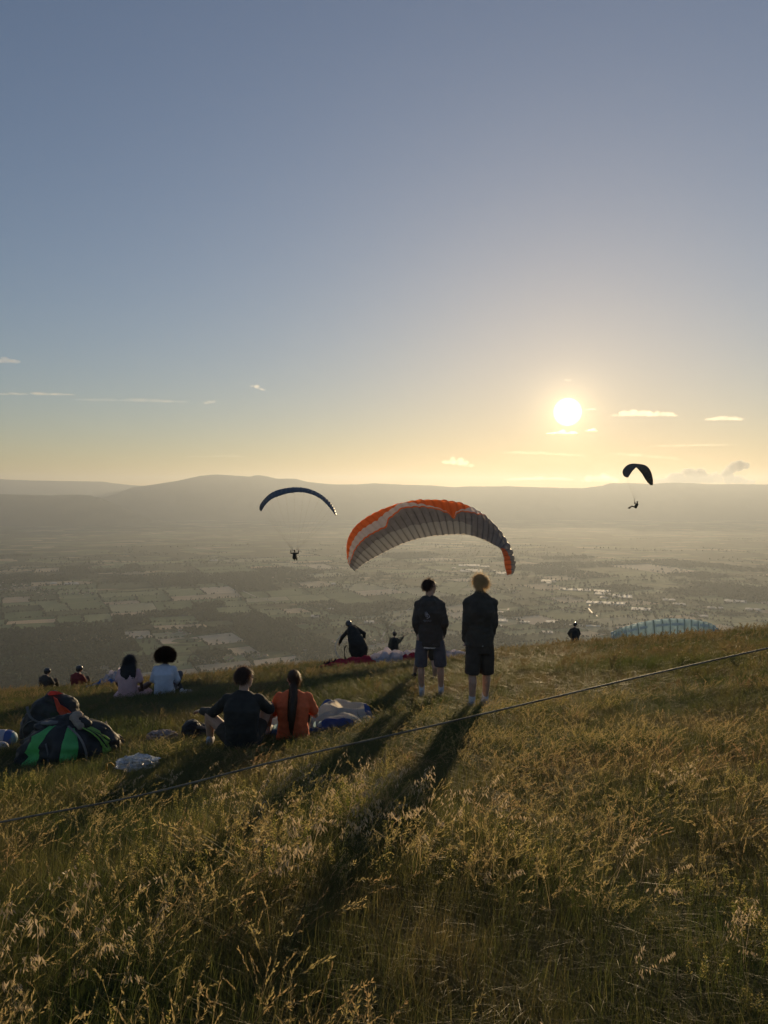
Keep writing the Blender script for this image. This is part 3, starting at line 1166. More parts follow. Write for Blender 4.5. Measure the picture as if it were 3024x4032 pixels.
lx, lz = -0.035, 1.235
bpy.context.view_layer.update()
for k, (a, b) in enumerate([((-0.034, 0.078), (0.0, 0.034)), ((-0.018, 0.085), (0.010, 0.036)), ((0.0, 0.070), (0.022, 0.032)), ((-0.038, 0.050), (0.004, 0.024)),
                            ((-0.036, 0.030), (0.010, 0.012)), ((-0.030, 0.010), (0.014, 0.0))]):
    mid = ((a[0] * 0.55 + b[0] * 0.45) - 0.006, (a[1] * 0.45 + b[1] * 0.55))
    stroke([(lx + a[0], lz + a[1]), (lx + mid[0], lz + mid[1]), (lx + b[0], lz + b[1])], 0.0042)
stroke([(lx + 0.008, lz + 0.050), (lx + 0.030, lz + 0.022), (lx + 0.036, lz + 0.004), (lx + 0.010, lz - 0.018), (lx - 0.010, lz - 0.026)], 0.0048)
for row, (z, n, x0) in enumerate(((lz - 0.050, 12, -0.066), (lz - 0.068, 9, -0.046))):
    for k in range(n):
        x = lx + x0 + k * 0.0105
        stroke([(x, z - 0.004), (x + 0.0035, z + 0.004)], 0.0022)
        stroke([(x + 0.002, z), (x + 0.008, z)], 0.0018)
mesh_obj('jacket_logo', V, F, M_print, JK, smooth=False)
# white shirt hem under the jacket
S = Prims(); S.loft([(V3(0, 0.0, 0.755), 0.172, 0.125), (V3(0, 0, 0.80), 0.172, 0.125)], (1, 0, 0)); S.melt('shirt_hem', M_white_cloth, LEFTMAN, 0.012, 1)
S = Prims(); S.loft([(V3(0, -0.002, 0.832), 0.172, 0.136), (V3(0, 0, 0.86), 0.172, 0.13)], (1, 0, 0)); S.melt('shirt_hem', M_white_cloth, BLOND, 0.012, 1)


def walking_youth():
    q = foot(1685, 2672, 14.0)
    e = empty('person', q, R(10))
    tag(e, 'bare-legged person in shorts hidden in front of the dark-haired man', 'person')
    k = 0.84
    hc = V3(0, 0.06, 1.62 * k)
    MH = rot_head(0, -0.1)
    B = Prims()
    head_prims(B, hc, MH, 0.95)
    B.cap((0, 0, 1.36 * k), 0.055, (0, 0.03, 1.54 * k), 0.05)
    legs = [(-0.13, 0.42, -0.02), (0.10, -0.02, 0.0)]
    for (x, y, dz) in legs:
        B.chain([(x * 0.7, 0.0, 0.88 * k), (x * 1.05, y * 0.55 + 0.05, 0.50 * k + dz * 0.3), (x * 1.2, y * 0.85 - 0.05, 0.33 * k + dz), (x * 1.25, y, 0.09 + dz)], [0.078, 0.052, 0.052, 0.034])
    B.loft(torso_rows([(0, 0, 0.84 * k), (0, 0, 1.05 * k), (0, 0, 1.28 * k), (0, 0, 1.42 * k)], [(0.14, 0.10), (0.13, 0.09), (0.15, 0.10), (0.07, 0.06)]), (1, 0, 0))
    for s in (-1, 1):
        B.chain([(0.15 * s, 0, 1.37 * k), (0.17 * s, 0.04, 1.12 * k), (0.10 * s, 0.2, 1.0 * k)], [0.045, 0.038, 0.03])
        hand_prims(B, V3(0.10 * s, 0.2, 1.0 * k), (-0.3 * s, 0.8, 0.1), (0, 0, 1), 0.9, 0.6, -s)
    B.melt('body', M_skin, e, 0.014, 3)
    J = Prims()
    J.loft(torso_rows([(0, 0, 0.80 * k), (0, 0, 1.05 * k), (0, 0, 1.30 * k), (0, 0, 1.43 * k)], [(0.155, 0.115), (0.15, 0.11), (0.165, 0.115), (0.08, 0.07)]), (1, 0, 0))
    for s in (-1, 1):
        J.chain([(0.145 * s, 0, 1.37 * k), (0.168 * s, 0.03, 1.18 * k)], [0.06, 0.058])
    J.melt('tshirt', M_black_top, e, 0.014, 2, 0.005, 9)
    S = Prims()
    S.loft([(V3(0, 0, 0.90 * k), 0.15, 0.11), (V3(0, 0, 0.78 * k), 0.155, 0.115)], (1, 0, 0))
    for (x, y, dz) in legs:
        S.cap((x * 0.75, 0.0, 0.84 * k), 0.09, (x * 1.0, y * 0.45 + 0.04, 0.56 * k), 0.085)
    S.melt('shorts', M_black_shorts, e, 0.014, 2)
    hair_obj(e, M_hair_brown, hc + MH @ V3(0, -0.01, 0.025), MH, (0.09, 0.106, 0.102), 900, 0.05, short_hair, seed=3, lift=0.6)
    for (x, y, dz) in legs:
        K = Prims(); shoe_prims(K, V3(x * 1.25, y, 0.085 + dz), 0.0, 0.25); K.melt('shoe', M_shoe_dark, e, 0.012, 2)
    FLAT_SPOTS.append((q.x, q.y, 0.4, 0.6))


walking_youth()


# ---- seated figures
def seated(loc, rz, label, group, top, skin, hairspec, sleeve, lower, lower_kind, yaw, pitch, armL, armR, kneeL, kneeR, slump=0.03, k=1.0, glass=False, top_name='tshirt', vox=0.012, hw=1.0, shoe=None):
    e = empty('person', loc, rz)
    tag(e, label, 'person', group)
    sp = [(0, 0, 0.06), (0, -0.035 - slump, 0.26), (0, -0.02 - slump, 0.44), (0, 0.03, 0.575), (0, 0.055, 0.63)]
    sp = [Vector(p) * k for p in sp]
    hc = V3(0, 0.095, 0.765) * k
    MH = rot_head(yaw, pitch)
    B = Prims()
    head_prims(B, hc, MH, k)
    B.cap(sp[3], 0.058 * k, hc + V3(0, -0.015, -0.07) * k, 0.052 * k)
    B.loft(torso_rows(sp, [(0.155 * hw * k, 0.11 * k), (0.125 * hw * k, 0.092 * k), (0.155 * hw * k, 0.11 * k), (0.14 * hw * k, 0.078 * k), (0.055 * k, 0.05 * k)]), (1, 0, 0))
    arms = {}
    for s, A in ((-1, armL), (1, armR)):
        sh = sp[3] + V3(0.155 * hw * s * k, -0.01, -0.025)
        el, wr = [Vector(p) * k for p in A]
        B.chain([sh, el, wr], [0.047 * k, 0.038 * k, 0.028 * k])
        hand_prims(B, wr, wr - el, (0, 0, 1), k, 0.6, -s)
        arms[s] = (sh, el, wr)
    for s, (kn, an) in ((-1, kneeL), (1, kneeR)):
        kn, an = Vector(kn) * k, Vector(an) * k
        B.chain([V3(0.09 * s, 0.02, 0.09) * k, kn], [0.085 * k, 0.058 * k])
        B.chain([kn, kn.lerp(an, 0.35), an], [0.055 * k, 0.056 * k, 0.036 * k])
    B.melt('body', skin, e, vox, 3)
    J = Prims()
    J.loft(torso_rows([sp[0] + V3(0, 0, -0.03)] + sp[1:], [(0.19 * hw * k, 0.145 * k), (0.162 * hw * k, 0.125 * k), (0.185 * hw * k, 0.135 * k), (0.155 * hw * k, 0.095 * k), (0.075 * k, 0.07 * k)]), (1, 0, 0), power=2.5)
    for s in (-1, 1):
        sh, el, wr = arms[s]
        J.ell(sh, (0.07 * k, 0.065 * k, 0.06 * k))
        if sleeve == 'long':
            J.chain([sh, el, el.lerp(wr, 0.92)], [0.065 * k, 0.056 * k, 0.042 * k])
        else:
            J.chain([sh, sh.lerp(el, 0.72)], [0.066 * k, 0.066 * k])
    J.melt(top_name, top, e, vox, 3, 0.0065, 8.0, loc.x)
    if lower_kind == 'shorts':
        S = Prims()
        S.loft([(V3(0, 0.0, 0.0), 0.18 * k, 0.14 * k), (V3(0, 0, 0.16) * k, 0.17 * k, 0.125 * k)], (1, 0, 0))
        for s, (kn, an) in ((-1, kneeL), (1, kneeR)):
            a = V3(0.09 * s, 0.02, 0.09) * k
            S.cap(a, 0.10 * k, a.lerp(Vector(kn) * k, 0.45), 0.088 * k)
        S.melt('shorts', lower, e, vox, 2, 0.004)
    elif lower_kind == 'skirt':
        S = Prims()
        S.ell(V3(0, 0.02, 0.04) * k, (0.33 * k, 0.30 * k, 0.12 * k))
        S.ell(V3(0, 0.25, 0.05) * k, (0.36 * k, 0.40 * k, 0.11 * k))
        S.melt('skirt', lower, e, vox, 2, 0.012, 6.0)
    else:
        S = Prims()
        S.loft([(V3(0, 0.0, 0.0), 0.19 * k, 0.15 * k), (V3(0, 0, 0.15) * k, 0.175 * k, 0.13 * k)], (1, 0, 0))
        for s, (kn, an) in ((-1, kneeL), (1, kneeR)):
            S.chain([V3(0.09 * s, 0.02, 0.09) * k, Vector(kn) * k, Vector(an) * k], [0.10 * k, 0.075 * k, 0.055 * k])
        S.melt('trousers', lower, e, vox, 2, 0.004)
    for s, (kn, an) in ((-1, kneeL), (1, kneeR)):
        K = Prims(); shoe_prims(K, Vector(an) * k, 0.1 * s, 0.26 * k); K.melt('shoe', shoe or M_shoe, e, vox, 2)
    if glass:
        glasses(e, hc, MH, k)
    hairspec(e, hc, MH, k)
    FLAT_SPOTS.append((loc.x, loc.y + 0.1, 0.5, 0.5))
    return e, hc, MH, sp


def hair_man(e, hc, MH, k):
    hair_obj(e, M_hair_brown, hc + MH @ V3(0, -0.012, 0.026) * k, MH, (0.092 * k, 0.110 * k, 0.105 * k), 2200, 0.042, short_hair, seed=21, lift=0.9, droop=0.25, wid=0.0035)


def hair_pony(e, hc, MH, k):
    def reg(u):
        return u.z > -0.15 - 0.35 * (u.y < -0.1) and not (u.y > 0.45 and u.z < 0.65)

    def comb(u):
        return Vector((-u.x * 0.6, -1.0, -0.35))
    c = hc + MH @ V3(0, -0.012, 0.022) * k
    h = hair_obj(e, M_hair_brown, c, MH, (0.090 * k, 0.108 * k, 0.102 * k), 2600, 0.09, reg, seed=5, lift=0.06, droop=0.3, wid=0.003, comb=comb)
    # long ponytail down the back
    base = c + MH @ V3(0, -0.095, -0.035) * k
    T = Tris_simple()
    r_ = random.Random(4)
    ctrl = [base, V3(0.012, base.y - 0.045, base.z - 0.03), V3(0.012, -0.135, 0.575), V3(0.006, -0.195, 0.46), V3(0.0, -0.222, 0.32), V3(-0.004, -0.20, 0.15)]
    B = Prims()
    pts = spline([tuple(p) for p in ctrl], 12)
    rad = [0.030, 0.036, 0.040, 0.043, 0.045, 0.046, 0.046, 0.044, 0.041, 0.036, 0.028, 0.014]
    B.chain([Vector(p) for p in pts], rad)
    pt = B.melt('ponytail', M_hair_brown, e, 0.009, 2, 0.005, 22)
    for _ in range(700):
        a = r_.uniform(0, 6.28)
        off = Vector((math.cos(a), math.sin(a) * 0.8, 0))
        i0 = r_.randrange(0, 6)
        L = [Vector(pts[min(11, i0 + j)]) + off * rad[min(11, i0 + j)] * r_.uniform(0.95, 1.18) for j in range(5)]
        T.ribbon(L, 0.0035)
    mesh_obj('ponytail_strands', T.v, T.f, M_hair_brown, pt)
    K = Prims(); K.ell(base + V3(0, -0.03, -0.03), (0.036, 0.034, 0.018)); K.melt('hair_tie', M_strap, e, 0.007, 1)


class Tris_simple:
    def __init__(s):
        s.v, s.f = [], []

    def ribbon(s, pts, w):
        i0 = len(s.v)
        for i, p in enumerate(pts):
            t = (pts[min(i + 1, len(pts) - 1)] - pts[max(0, i - 1)])
            sd = t.orthogonal().normalized() * (w / 2)
            s.v += [p - sd, p + sd]
        for i in range(len(pts) - 1):
            a = i0 + 2 * i
            s.f.append((a, a + 1, a + 3, a + 2))


def hair_curly_long(e, hc, MH, k):
    def reg(u):
        return u.z > -0.45 and not (u.y > 0.35 and u.z < 0.55)
    hair_obj(e, M_hair_black, hc + MH @ V3(0, -0.02, 0.02) * k, MH, (0.105 * k, 0.118 * k, 0.112 * k), 2200, 0.16, reg, seed=8, lift=0.45, droop=1.3, wave=0.016, wid=0.007, segs=6)
    B = Prims()
    for i in range(16):
        r_ = random.Random(i)
        x = r_.uniform(-0.12, 0.13)
        p0 = hc + V3(x * 0.7, -0.06, 0.0)
        p1 = hc + V3(x * 1.15, -0.19 + abs(x) * 0.3, -0.15)
        p2 = hc + V3(x * 1.35 + 0.015, -0.285 + abs(x) * 0.4, -0.30 - 0.06 * r_.random())
        B.chain([p0, p1, p2], [0.05, 0.05, 0.02])
    w = B.melt('hair_lengths', M_hair_black, e, 0.013, 1, 0.014, 20)


def hair_afro(e, hc, MH, k):
    c = hc + MH @ V3(0, -0.03, 0.035) * k

    def reg(u):
        return u.z > -0.72 and not (u.y > 0.55 and u.z < 0.3)
    hair_obj(e, M_hair_black_brown, c, MH, (0.195 * k, 0.19 * k, 0.165 * k), 9000, 0.075, reg, seed=12, lift=1.0, droop=0.1, wave=0.014, wid=0.004, base=0.84, segs=4, comb=lambda u: u * 0.6)


M_hair_black_brown = mat('dark_brown_curls', (0.05, 0.033, 0.022), rough=0.6, var=0.3, scale=30, spec=0.3, trans=0.2, tcol=(0.16, 0.075, 0.03))

PAIR = 'couple seated on the grass'
q = foot(957, 2958)
SEATMAN, _hc, _mh, _sp = seated(q, R(-2), 'short-haired man in glasses and black top sitting with his arm across his bare knee', PAIR, M_black_top, M_skin, hair_man, 'long', M_black_shorts, 'shorts', R(-38), -0.05,
       [(-0.34, 0.10, 0.385), (-0.53, 0.30, 0.335)], [(0.265, 0.12, 0.42), (0.10, 0.36, 0.40)], [(-0.40, 0.16, 0.33), (-0.42, 0.24, 0.06)], [(0.20, 0.42, 0.36), (0.14, 0.68, 0.05)], 0.03, 1.03, True, 'long_sleeved_top', 0.011, 1.05)
# small pale emblem on the shoulder blade
T = Prims()
for a, b in ((0.0, 0.0), (0.012, 0.004), (0.004, 0.016)):
    T.ell((0.115 + a, -0.098 + a * 0.2, 0.535 + b), (0.007, 0.004, 0.006))
mesh_obj('chest_emblem', T.v, T.f, M_print, SEATMAN)
q = foot(1155, 2918)
SEATWOM, *_ = seated(q, R(2), 'woman in a rust-red t-shirt with a long brown ponytail, seated', PAIR, M_rust, M_skin, hair_pony, 'short', M_black_shorts, 'trousers', R(16), -0.02,
       [(-0.275, 0.08, 0.30), (-0.14, 0.34, 0.28)], [(0.275, 0.08, 0.30), (0.14, 0.34, 0.28)], [(-0.16, 0.40, 0.36), (-0.13, 0.66, 0.05)], [(0.16, 0.40, 0.36), (0.13, 0.66, 0.05)], 0.02, 0.93, False, 'tshirt', 0.011, 1.12)
GIRLS = 'two women seated further down the slope'
q = foot(507, 2705, 16.3)
seated(q, R(-3), 'woman with long curly black hair in a dusty pink top and skirt, seated', GIRLS, M_pink, M_skin_dark, hair_curly_long, 'short', M_pink, 'skirt', R(-15), -0.08,
       [(-0.245, 0.02, 0.33), (-0.20, 0.16, 0.13)], [(0.245, 0.02, 0.33), (0.22, 0.16, 0.13)], [(-0.24, 0.42, 0.2), (-0.05, 0.5, 0.06)], [(0.24, 0.42, 0.2), (0.05, 0.55, 0.06)], 0.02, 1.10, False, 'tshirt', 0.016, 1.12)
q = foot(648, 2690, 16.3)
seated(q, R(2), 'woman with a big dark afro in a pale blue sweater sitting on the slope', GIRLS, M_paleblue, M_skin_dark, hair_afro, 'long', M_navy_shorts, 'trousers', R(5), -0.08,
       [(-0.255, 0.04, 0.32), (-0.18, 0.22, 0.20)], [(0.255, 0.04, 0.32), (0.18, 0.22, 0.20)], [(-0.2, 0.42, 0.34), (-0.1, 0.62, 0.06)], [(0.2, 0.42, 0.34), (0.1, 0.62, 0.06)], 0.02, 1.09, False, 'sweater', 0.016, 1.12)


# ---- pilots
def helmet(e, hc, MH, m=M_helmet, cam=False, k=1.0):
    B = Prims()
    B.ell(hc + MH @ V3(0, -0.015, 0.035) * k, (0.118 * k, 0.135 * k, 0.115 * k), MH)
    B.ell(hc + MH @ V3(0, -0.06, -0.03) * k, (0.108 * k, 0.08 * k, 0.07 * k), MH)
    h = B.melt('helmet', m, e, 0.016, 2)
    if cam:
        K = Prims(); K.cap(hc + V3(0, -0.01, 0.14), 0.012, hc + V3(0, -0.01, 0.19), 0.012)
        K.ell(hc + V3(0, -0.01, 0.215), (0.032, 0.025, 0.028)); K.melt('helmet_camera', M_frame, h, 0.009, 1)
    return h


def pilot(loc, rz, label, group, top, sp, wid, head_c, yaw, pitch, arms, legs, harness=None, cam=False, k=1.0, hm=M_helmet, extra=None, skin=M_skin):
    e = empty('person', loc, rz)
    tag(e, label, 'person', group)
    MH = rot_head(yaw, pitch)
    hc = Vector(head_c)
    B = Prims()
    head_prims(B, hc, MH, k)
    B.cap(sp[-2], 0.06 * k, hc - (hc - Vector(sp[-2])).normalized() * 0.06, 0.052 * k)
    B.loft(torso_rows(sp, [(a * 0.88, b * 0.85) for a, b in wid]), (1, 0, 0))
    J = Prims()
    J.loft(torso_rows(sp, wid), (1, 0, 0))
    for s, A in zip((-1, 1), arms):
        sh, el, wr = [Vector(p) for p in A]
        B.chain([sh, el, wr], [0.048, 0.04, 0.03])
        hand_prims(B, wr, wr - el, (0, -1, 0.3), 1.05, 0.9, -s)
        J.chain([sh, el, el.lerp(wr, 0.9)], [0.075, 0.064, 0.052])
    S = Prims()
    for s, A in zip((-1, 1), legs):
        hp, kn, an = [Vector(p) for p in A]
        B.chain([hp, kn, an], [0.08, 0.055, 0.038])
        S.chain([hp, kn, kn.lerp(an, 0.92)], [0.105, 0.085, 0.068])
        K = Prims(); shoe_prims(K, an, 0.0); K.melt('boot', M_shoe_dark, e, 0.02, 2)
    B.melt('body', skin, e, 0.018, 3)
    J.melt('jacket', top, e, 0.018, 2, 0.008, 7.0, loc.x)
    S.melt('trousers', M_black_shorts, e, 0.018, 2, 0.006)
    helmet(e, hc, MH, hm, cam, k)
    if harness:
        H = Prims()
        for it in harness:
            if it[0] == 'cap': H.cap(*it[1:])
            else: H.ell(*it[1:])
        H.melt('harness', M_harness, e, 0.02, 3, 0.012, 6.0, 2.0)
    return e


q = foot(1398, 2580, 26.2)
BEND = pilot(q, 0, 'helmeted pilot in black bending over with a bulky harness on his back', None, M_harness,
      [(0.10, 0.0, 0.80), (0.05, 0.02, 0.98), (-0.05, 0.10, 1.18), (-0.14, 0.18, 1.30), (-0.19, 0.22, 1.33)],
      [(0.19, 0.15), (0.18, 0.15), (0.21, 0.15), (0.18, 0.11), (0.09, 0.08)], (-0.24, 0.30, 1.40), R(25), -0.5,
      [[(-0.26, 0.16, 1.20), (-0.46, 0.12, 0.98), (-0.56, 0.26, 0.74)], [(0.04, 0.16, 1.30), (0.33, 0.05, 1.13), (0.31, 0.14, 0.84)]],
      [[(0.0, 0, 0.80), (-0.09, 0.12, 0.46), (-0.05, -0.02, 0.09)], [(0.18, 0, 0.80), (0.24, 0.10, 0.46), (0.27, -0.06, 0.09)]],
      [('cap', (-0.10, 0.02, 1.22), 0.20, (0.08, -0.12, 0.80), 0.31), ('cap', (0.08, -0.12, 0.80), 0.31, (0.17, -0.12, 0.42), 0.27), ('ell', (0.12, -0.14, 0.62), (0.34, 0.24, 0.36))])
FLAT_SPOTS.append((q.x, q.y, 0.6, 0.6))
T = tube('riser_line', [tuple(p) for p in spline([(-0.50, 0.1, 1.08), (-0.66, 0.0, 0.82), (-0.70, -0.02, 0.58), (-0.60, -0.04, 0.34), (-0.42, -0.04, 0.16)], 18)], 0.014, M_white_cloth, BEND)
tube('riser_strap', [(-0.30, -0.02, 0.74), (-0.37, -0.02, 0.62), (-0.36, -0.02, 0.30), (-0.34, -0.02, 0.05)], 0.022, M_strap, BEND)
tube('riser_strap', [(-0.33, -0.03, 0.30), (-0.28, -0.03, 0.14), (-0.24, -0.03, 0.02)], 0.016, M_strap, BEND)

LAUNCH_LOC = under_head(1553, 2484, 1.80, 30, 60)
LAUNCH = pilot(LAUNCH_LOC, R(-6), 'launching pilot with a camera on the helmet, seen from the waist up over the edge', 'pilots getting ready along the edge', M_olive,
      [(0, 0, 0.86), (0, 0, 1.04), (0, 0.0, 1.26), (0, 0.0, 1.40), (0, 0.0, 1.46)], [(0.24, 0.17), (0.23, 0.17), (0.23, 0.17), (0.17, 0.12), (0.09, 0.08)], (0, 0.03, 1.63), 0.1, 0.0,
      [[(-0.18, 0, 1.37), (-0.27, 0.0, 1.10), (-0.30, 0.10, 0.86)], [(0.18, 0, 1.37), (0.29, 0.02, 1.22), (0.46, 0.10, 1.46)]],
      [[(-0.1, 0, 0.88), (-0.12, 0.1, 0.48), (-0.12, 0, 0.09)], [(0.1, 0, 0.88), (0.12, 0.0, 0.48), (0.12, -0.05, 0.09)]],
      [('cap', (0, -0.12, 1.25), 0.17, (0, -0.16, 0.80), 0.21)], cam=True)
q = under_head(2262, 2449, 1.78, 30, 70)
pilot(q, R(-12), 'lone helmeted pilot standing half hidden beyond the edge at right', 'pilots getting ready along the edge', M_black_jacket,
      [(0, 0, 0.86), (0, 0, 1.04), (0, 0.0, 1.26), (0.02, 0.02, 1.40), (0.03, 0.03, 1.46)], [(0.27, 0.2), (0.27, 0.2), (0.24, 0.18), (0.18, 0.12), (0.09, 0.08)], (0.06, 0.06, 1.62), R(-30), -0.1,
      [[(-0.18, 0, 1.34), (-0.33, 0.02, 1.10), (-0.25, 0.2, 0.9)], [(0.20, 0, 1.36), (0.30, 0.05, 1.10), (0.26, 0.25, 0.92)]],
      [[(-0.1, 0, 0.88), (-0.12, 0.1, 0.48), (-0.12, 0, 0.09)], [(0.1, 0, 0.88), (0.12, 0.0, 0.48), (0.12, -0.05, 0.09)]],
      [('cap', (0.02, -0.10, 1.20), 0.15, (0.04, -0.16, 0.80), 0.22)])
for (px, py, dp, lab, m, yw, zz) in ((172, 2630, 27.5, 'helmeted pilot in dark clothes low at the far left edge of the meadow', M_black_jacket, R(-48), -0.03),
                                     (298, 2620, 28.0, 'helmeted pilot in a maroon jacket low behind the far grass', M_maroon, R(-45), 0.02)):
    q = under_head(px + 6, py, 0.96, 26, 60)
    pilot(q, R(-10), lab, 'pilots getting ready along the edge', m,
          [(0, 0, 0.10), (0, -0.03, 0.28), (0, -0.02, 0.46), (0.01, 0.02, 0.60), (0.02, 0.04, 0.66)], [(0.22, 0.18), (0.22, 0.17), (0.23, 0.17), (0.18, 0.12), (0.09, 0.08)], (0.06, 0.07, 0.80), yw, -0.08,
          [[(-0.19, 0, 0.54), (-0.29, 0.08, 0.34), (-0.16, 0.3, 0.28)], [(0.19, 0, 0.55), (0.29, 0.08, 0.34), (0.16, 0.3, 0.28)]],
          [[(-0.1, 0, 0.12), (-0.18, 0.4, 0.38), (-0.12, 0.62, 0.08)], [(0.1, 0, 0.12), (0.18, 0.4, 0.38), (0.12, 0.62, 0.08)]], None)
    FLAT_SPOTS.append((q.x, q.y, 0.5, 0.6))
# ------------------------------------------------------------------ paragliders
def wing_mat(name, curves, orange, white, dark, trans=0.5, ncell=36, seam=True, te_glow=False, sw=0.035, s0=0.12):
    """printed canopy design over (span, chord) coordinates, plus an optional painted trailing-edge glow"""
    m = bpy.data.materials.new(name)
    m.use_nodes = True
    nt = m.node_tree
    nt.nodes.clear()
    L = nt.links.new
    out = nd(nt, 'ShaderNodeOutputMaterial')
    bs = nd(nt, 'ShaderNodeBsdfPrincipled')
    bs.inputs['Roughness'].default_value = 0.5
    bs.inputs['Specular IOR Level'].default_value = 0.3
    uv = nd(nt, 'ShaderNodeUVMap')
    sp = nd(nt, 'ShaderNodeSeparateXYZ')
    L(uv.outputs[0], sp.inputs[0])

    def mth(op, a, b, c=None):
        n = nd(nt, 'ShaderNodeMath', operation=op)
        for i, v in enumerate((a, b, c)):
            if v is None: continue
            if isinstance(v, (int, float)): n.inputs[i].default_value = v
            else: L(v, n.inputs[i])
        return n.outputs[0]

    def mixc(f, a, b):
        n = nd(nt, 'ShaderNodeMix', data_type='RGBA')
        for i, v in ((0, f), (6, a), (7, b)):
            if isinstance(v, tuple): n.inputs[i].default_value = (*v, 1)
            elif isinstance(v, (int, float)): n.inputs[i].default_value = v
            else: L(v, n.inputs[i])
        return n.outputs[2]

    def curve(pts):
        n = nd(nt, 'ShaderNodeFloatCurve')
        c = n.mapping.curves[0]
        c.points[0].location = pts[0]
        c.points[1].location = pts[-1]
        for p in pts[1:-1]:
            c.points.new(*p)
        for p in c.points:
            p.handle_type = 'VECTOR'
        n.mapping.use_clip = False
        n.mapping.update()
        L(sp.outputs[0], n.inputs['Value'])
        return n.outputs[0]
    c_ = sp.outputs[1]
    f1, f2, f3 = [curve(p) for p in curves]
    nz = nd(nt, 'ShaderNodeTexNoise')
    nz.inputs['Scale'].default_value = 3.0
    tc = nd(nt, 'ShaderNodeTexCoord')
    L(tc.outputs['Object'], nz.inputs['Vector'])
    dk = mixc(nz.outputs['Fac'], tuple(v * 0.75 for v in dark), tuple(v * 1.3 for v in dark))
    col = mixc(mth('LESS_THAN', c_, f2), dk, white)
    col = mixc(mth('LESS_THAN', mth('ABSOLUTE', mth('SUBTRACT', c_, f2), 0), 0.02), col, orange)
    col = mixc(mth('LESS_THAN', c_, f1), col, orange)
    col = mixc(mth('GREATER_THAN', c_, f3), col, tuple(v * 1.05 for v in orange))
    if te_glow:  # sunlight through single-layer cloth, painted as paler grey near the trailing edge
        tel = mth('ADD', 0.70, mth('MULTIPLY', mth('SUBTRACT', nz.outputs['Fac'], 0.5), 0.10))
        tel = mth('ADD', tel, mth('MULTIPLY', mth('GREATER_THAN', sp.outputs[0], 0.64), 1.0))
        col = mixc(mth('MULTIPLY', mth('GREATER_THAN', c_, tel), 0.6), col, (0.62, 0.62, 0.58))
    if seam:
        fr = mth('FRACT', mth('MULTIPLY', sp.outputs[0], float(ncell)), 0)
        ed = mth('LESS_THAN', mth('MINIMUM', fr, mth('SUBTRACT', 1.0, fr)), sw)
        col = mixc(mth('MULTIPLY', mth('MULTIPLY', ed, mth('GREATER_THAN', c_, mth('ADD', f2, s0))), 0.6), col, (0.02, 0.02, 0.02))
    L(col, bs.inputs['Base Color'])
    tb = nd(nt, 'ShaderNodeBsdfTranslucent')
    L(col, tb.inputs['Color'])
    mx = nd(nt, 'ShaderNodeMixShader')
    mx.inputs[0].default_value = trans
    L(bs.outputs[0], mx.inputs[1]); L(tb.outputs[0], mx.inputs[2])
    L(mx.outputs[0], out.inputs['Surface'])
    return m


w_rng = random.Random(6)


def wing_cells(parent, le, te, ncell, mtop, mbot, thick=0.11, billow=0.018, nch=10, part='cell', merge=False, flip=1):
    """le/te: leading and trailing edge points, left to right; one closed ram-air cell after another"""
    LE = [Vector(p) for p in spline([tuple(p) for p in le], ncell * 3 + 1)]
    TE = [Vector(p) for p in spline([tuple(p) for p in te], ncell * 3 + 1)]
    prof = lambda c: 2.6 * (math.sqrt(max(c, 0)) * 0.55 - 0.30 * c - 0.25 * c ** 3) if c < 1 else 0.0
    AV, AF, AM, AU = [], [], [], []
    for ci in range(ncell):
        V, F, MI, UV = [], [], [], []
        nu = 4
        bk = w_rng.uniform(0.55, 1.4)
        tw = w_rng.uniform(-0.012, 0.012)
        for surf in (0, 1):
            for iu in range(nu):
                k = ci * 3 + iu
                u = iu / (nu - 1)
                a, b = LE[k], TE[k]
                ch = b - a
                k0, k1 = max(0, k - 1), min(len(LE) - 1, k + 1)
                spd = ((LE[k1] + TE[k1]) - (LE[k0] + TE[k0])).normalized()
                N = ch.cross(spd).normalized() * flip
                L = ch.length
                for j in range(nch + 1):
                    c = (j / nch) ** 1.3
                    h = thick * L * prof(c)
                    bl = billow * math.sin(PI * u) * (1.0 if c > 0 else 0.4) * L ** 0.5 * (1 - 0.55 * c) * bk + tw * L * math.sin(PI * u) * c
                    p = a + ch * c + N * ((h + bl) if surf == 0 else (-0.25 * h - bl * 0.8))
                    V.append(p)
                    UV.append(((ci + u) / ncell, c))
        w = nch + 1
        off = nu * w
        for iu in range(nu - 1):
            for j in range(nch):
                q = iu * w + j
                F.append((q, q + w, q + w + 1, q + 1)); MI.append(0)
                q += off
                F.append((q, q + 1, q + w + 1, q + w)); MI.append(1)
        for iu in (0, nu - 1):
            for j in range(nch):
                q = iu * w + j
                F.append((q, q + 1, q + off + 1, q + off)); MI.append(1)
        if merge:
            i0 = len(AV)
            AV += V; AU += UV; AM += MI
            AF += [tuple(i + i0 for i in f) for f in F]
        else:
            inv = parent.matrix_world.inverted() if False else None
            mesh_obj(part, V, F, [mtop, mbot], parent, True, MI, UV)
    if merge:
        mesh_obj(part, AV, AF, [mtop, mbot], parent, True, AM, AU)
    return LE, TE


def lines_mesh(parent, starts, ends, m, rad=0.003):
    V, F = [], []
    for a, b in zip(starts, ends):
        a, b = Vector(a), Vector(b)
        t = (b - a).normalized()
        u = t.orthogonal().normalized() * rad
        w = t.cross(u)
        i = len(V)
        for p in (a, b):
            V += [p + u, p - u * 0.5 + w * 0.87, p - u * 0.5 - w * 0.87]
        F += [(i, i + 1, i + 4, i + 3), (i + 1, i + 2, i + 5, i + 4), (i + 2, i, i + 3, i + 5)]
    o = mesh_obj('suspension_lines', V, F, m, parent)
    return o


M_line = mat('thin_line', (0.25, 0.22, 0.18), rough=0.5, var=0.1)
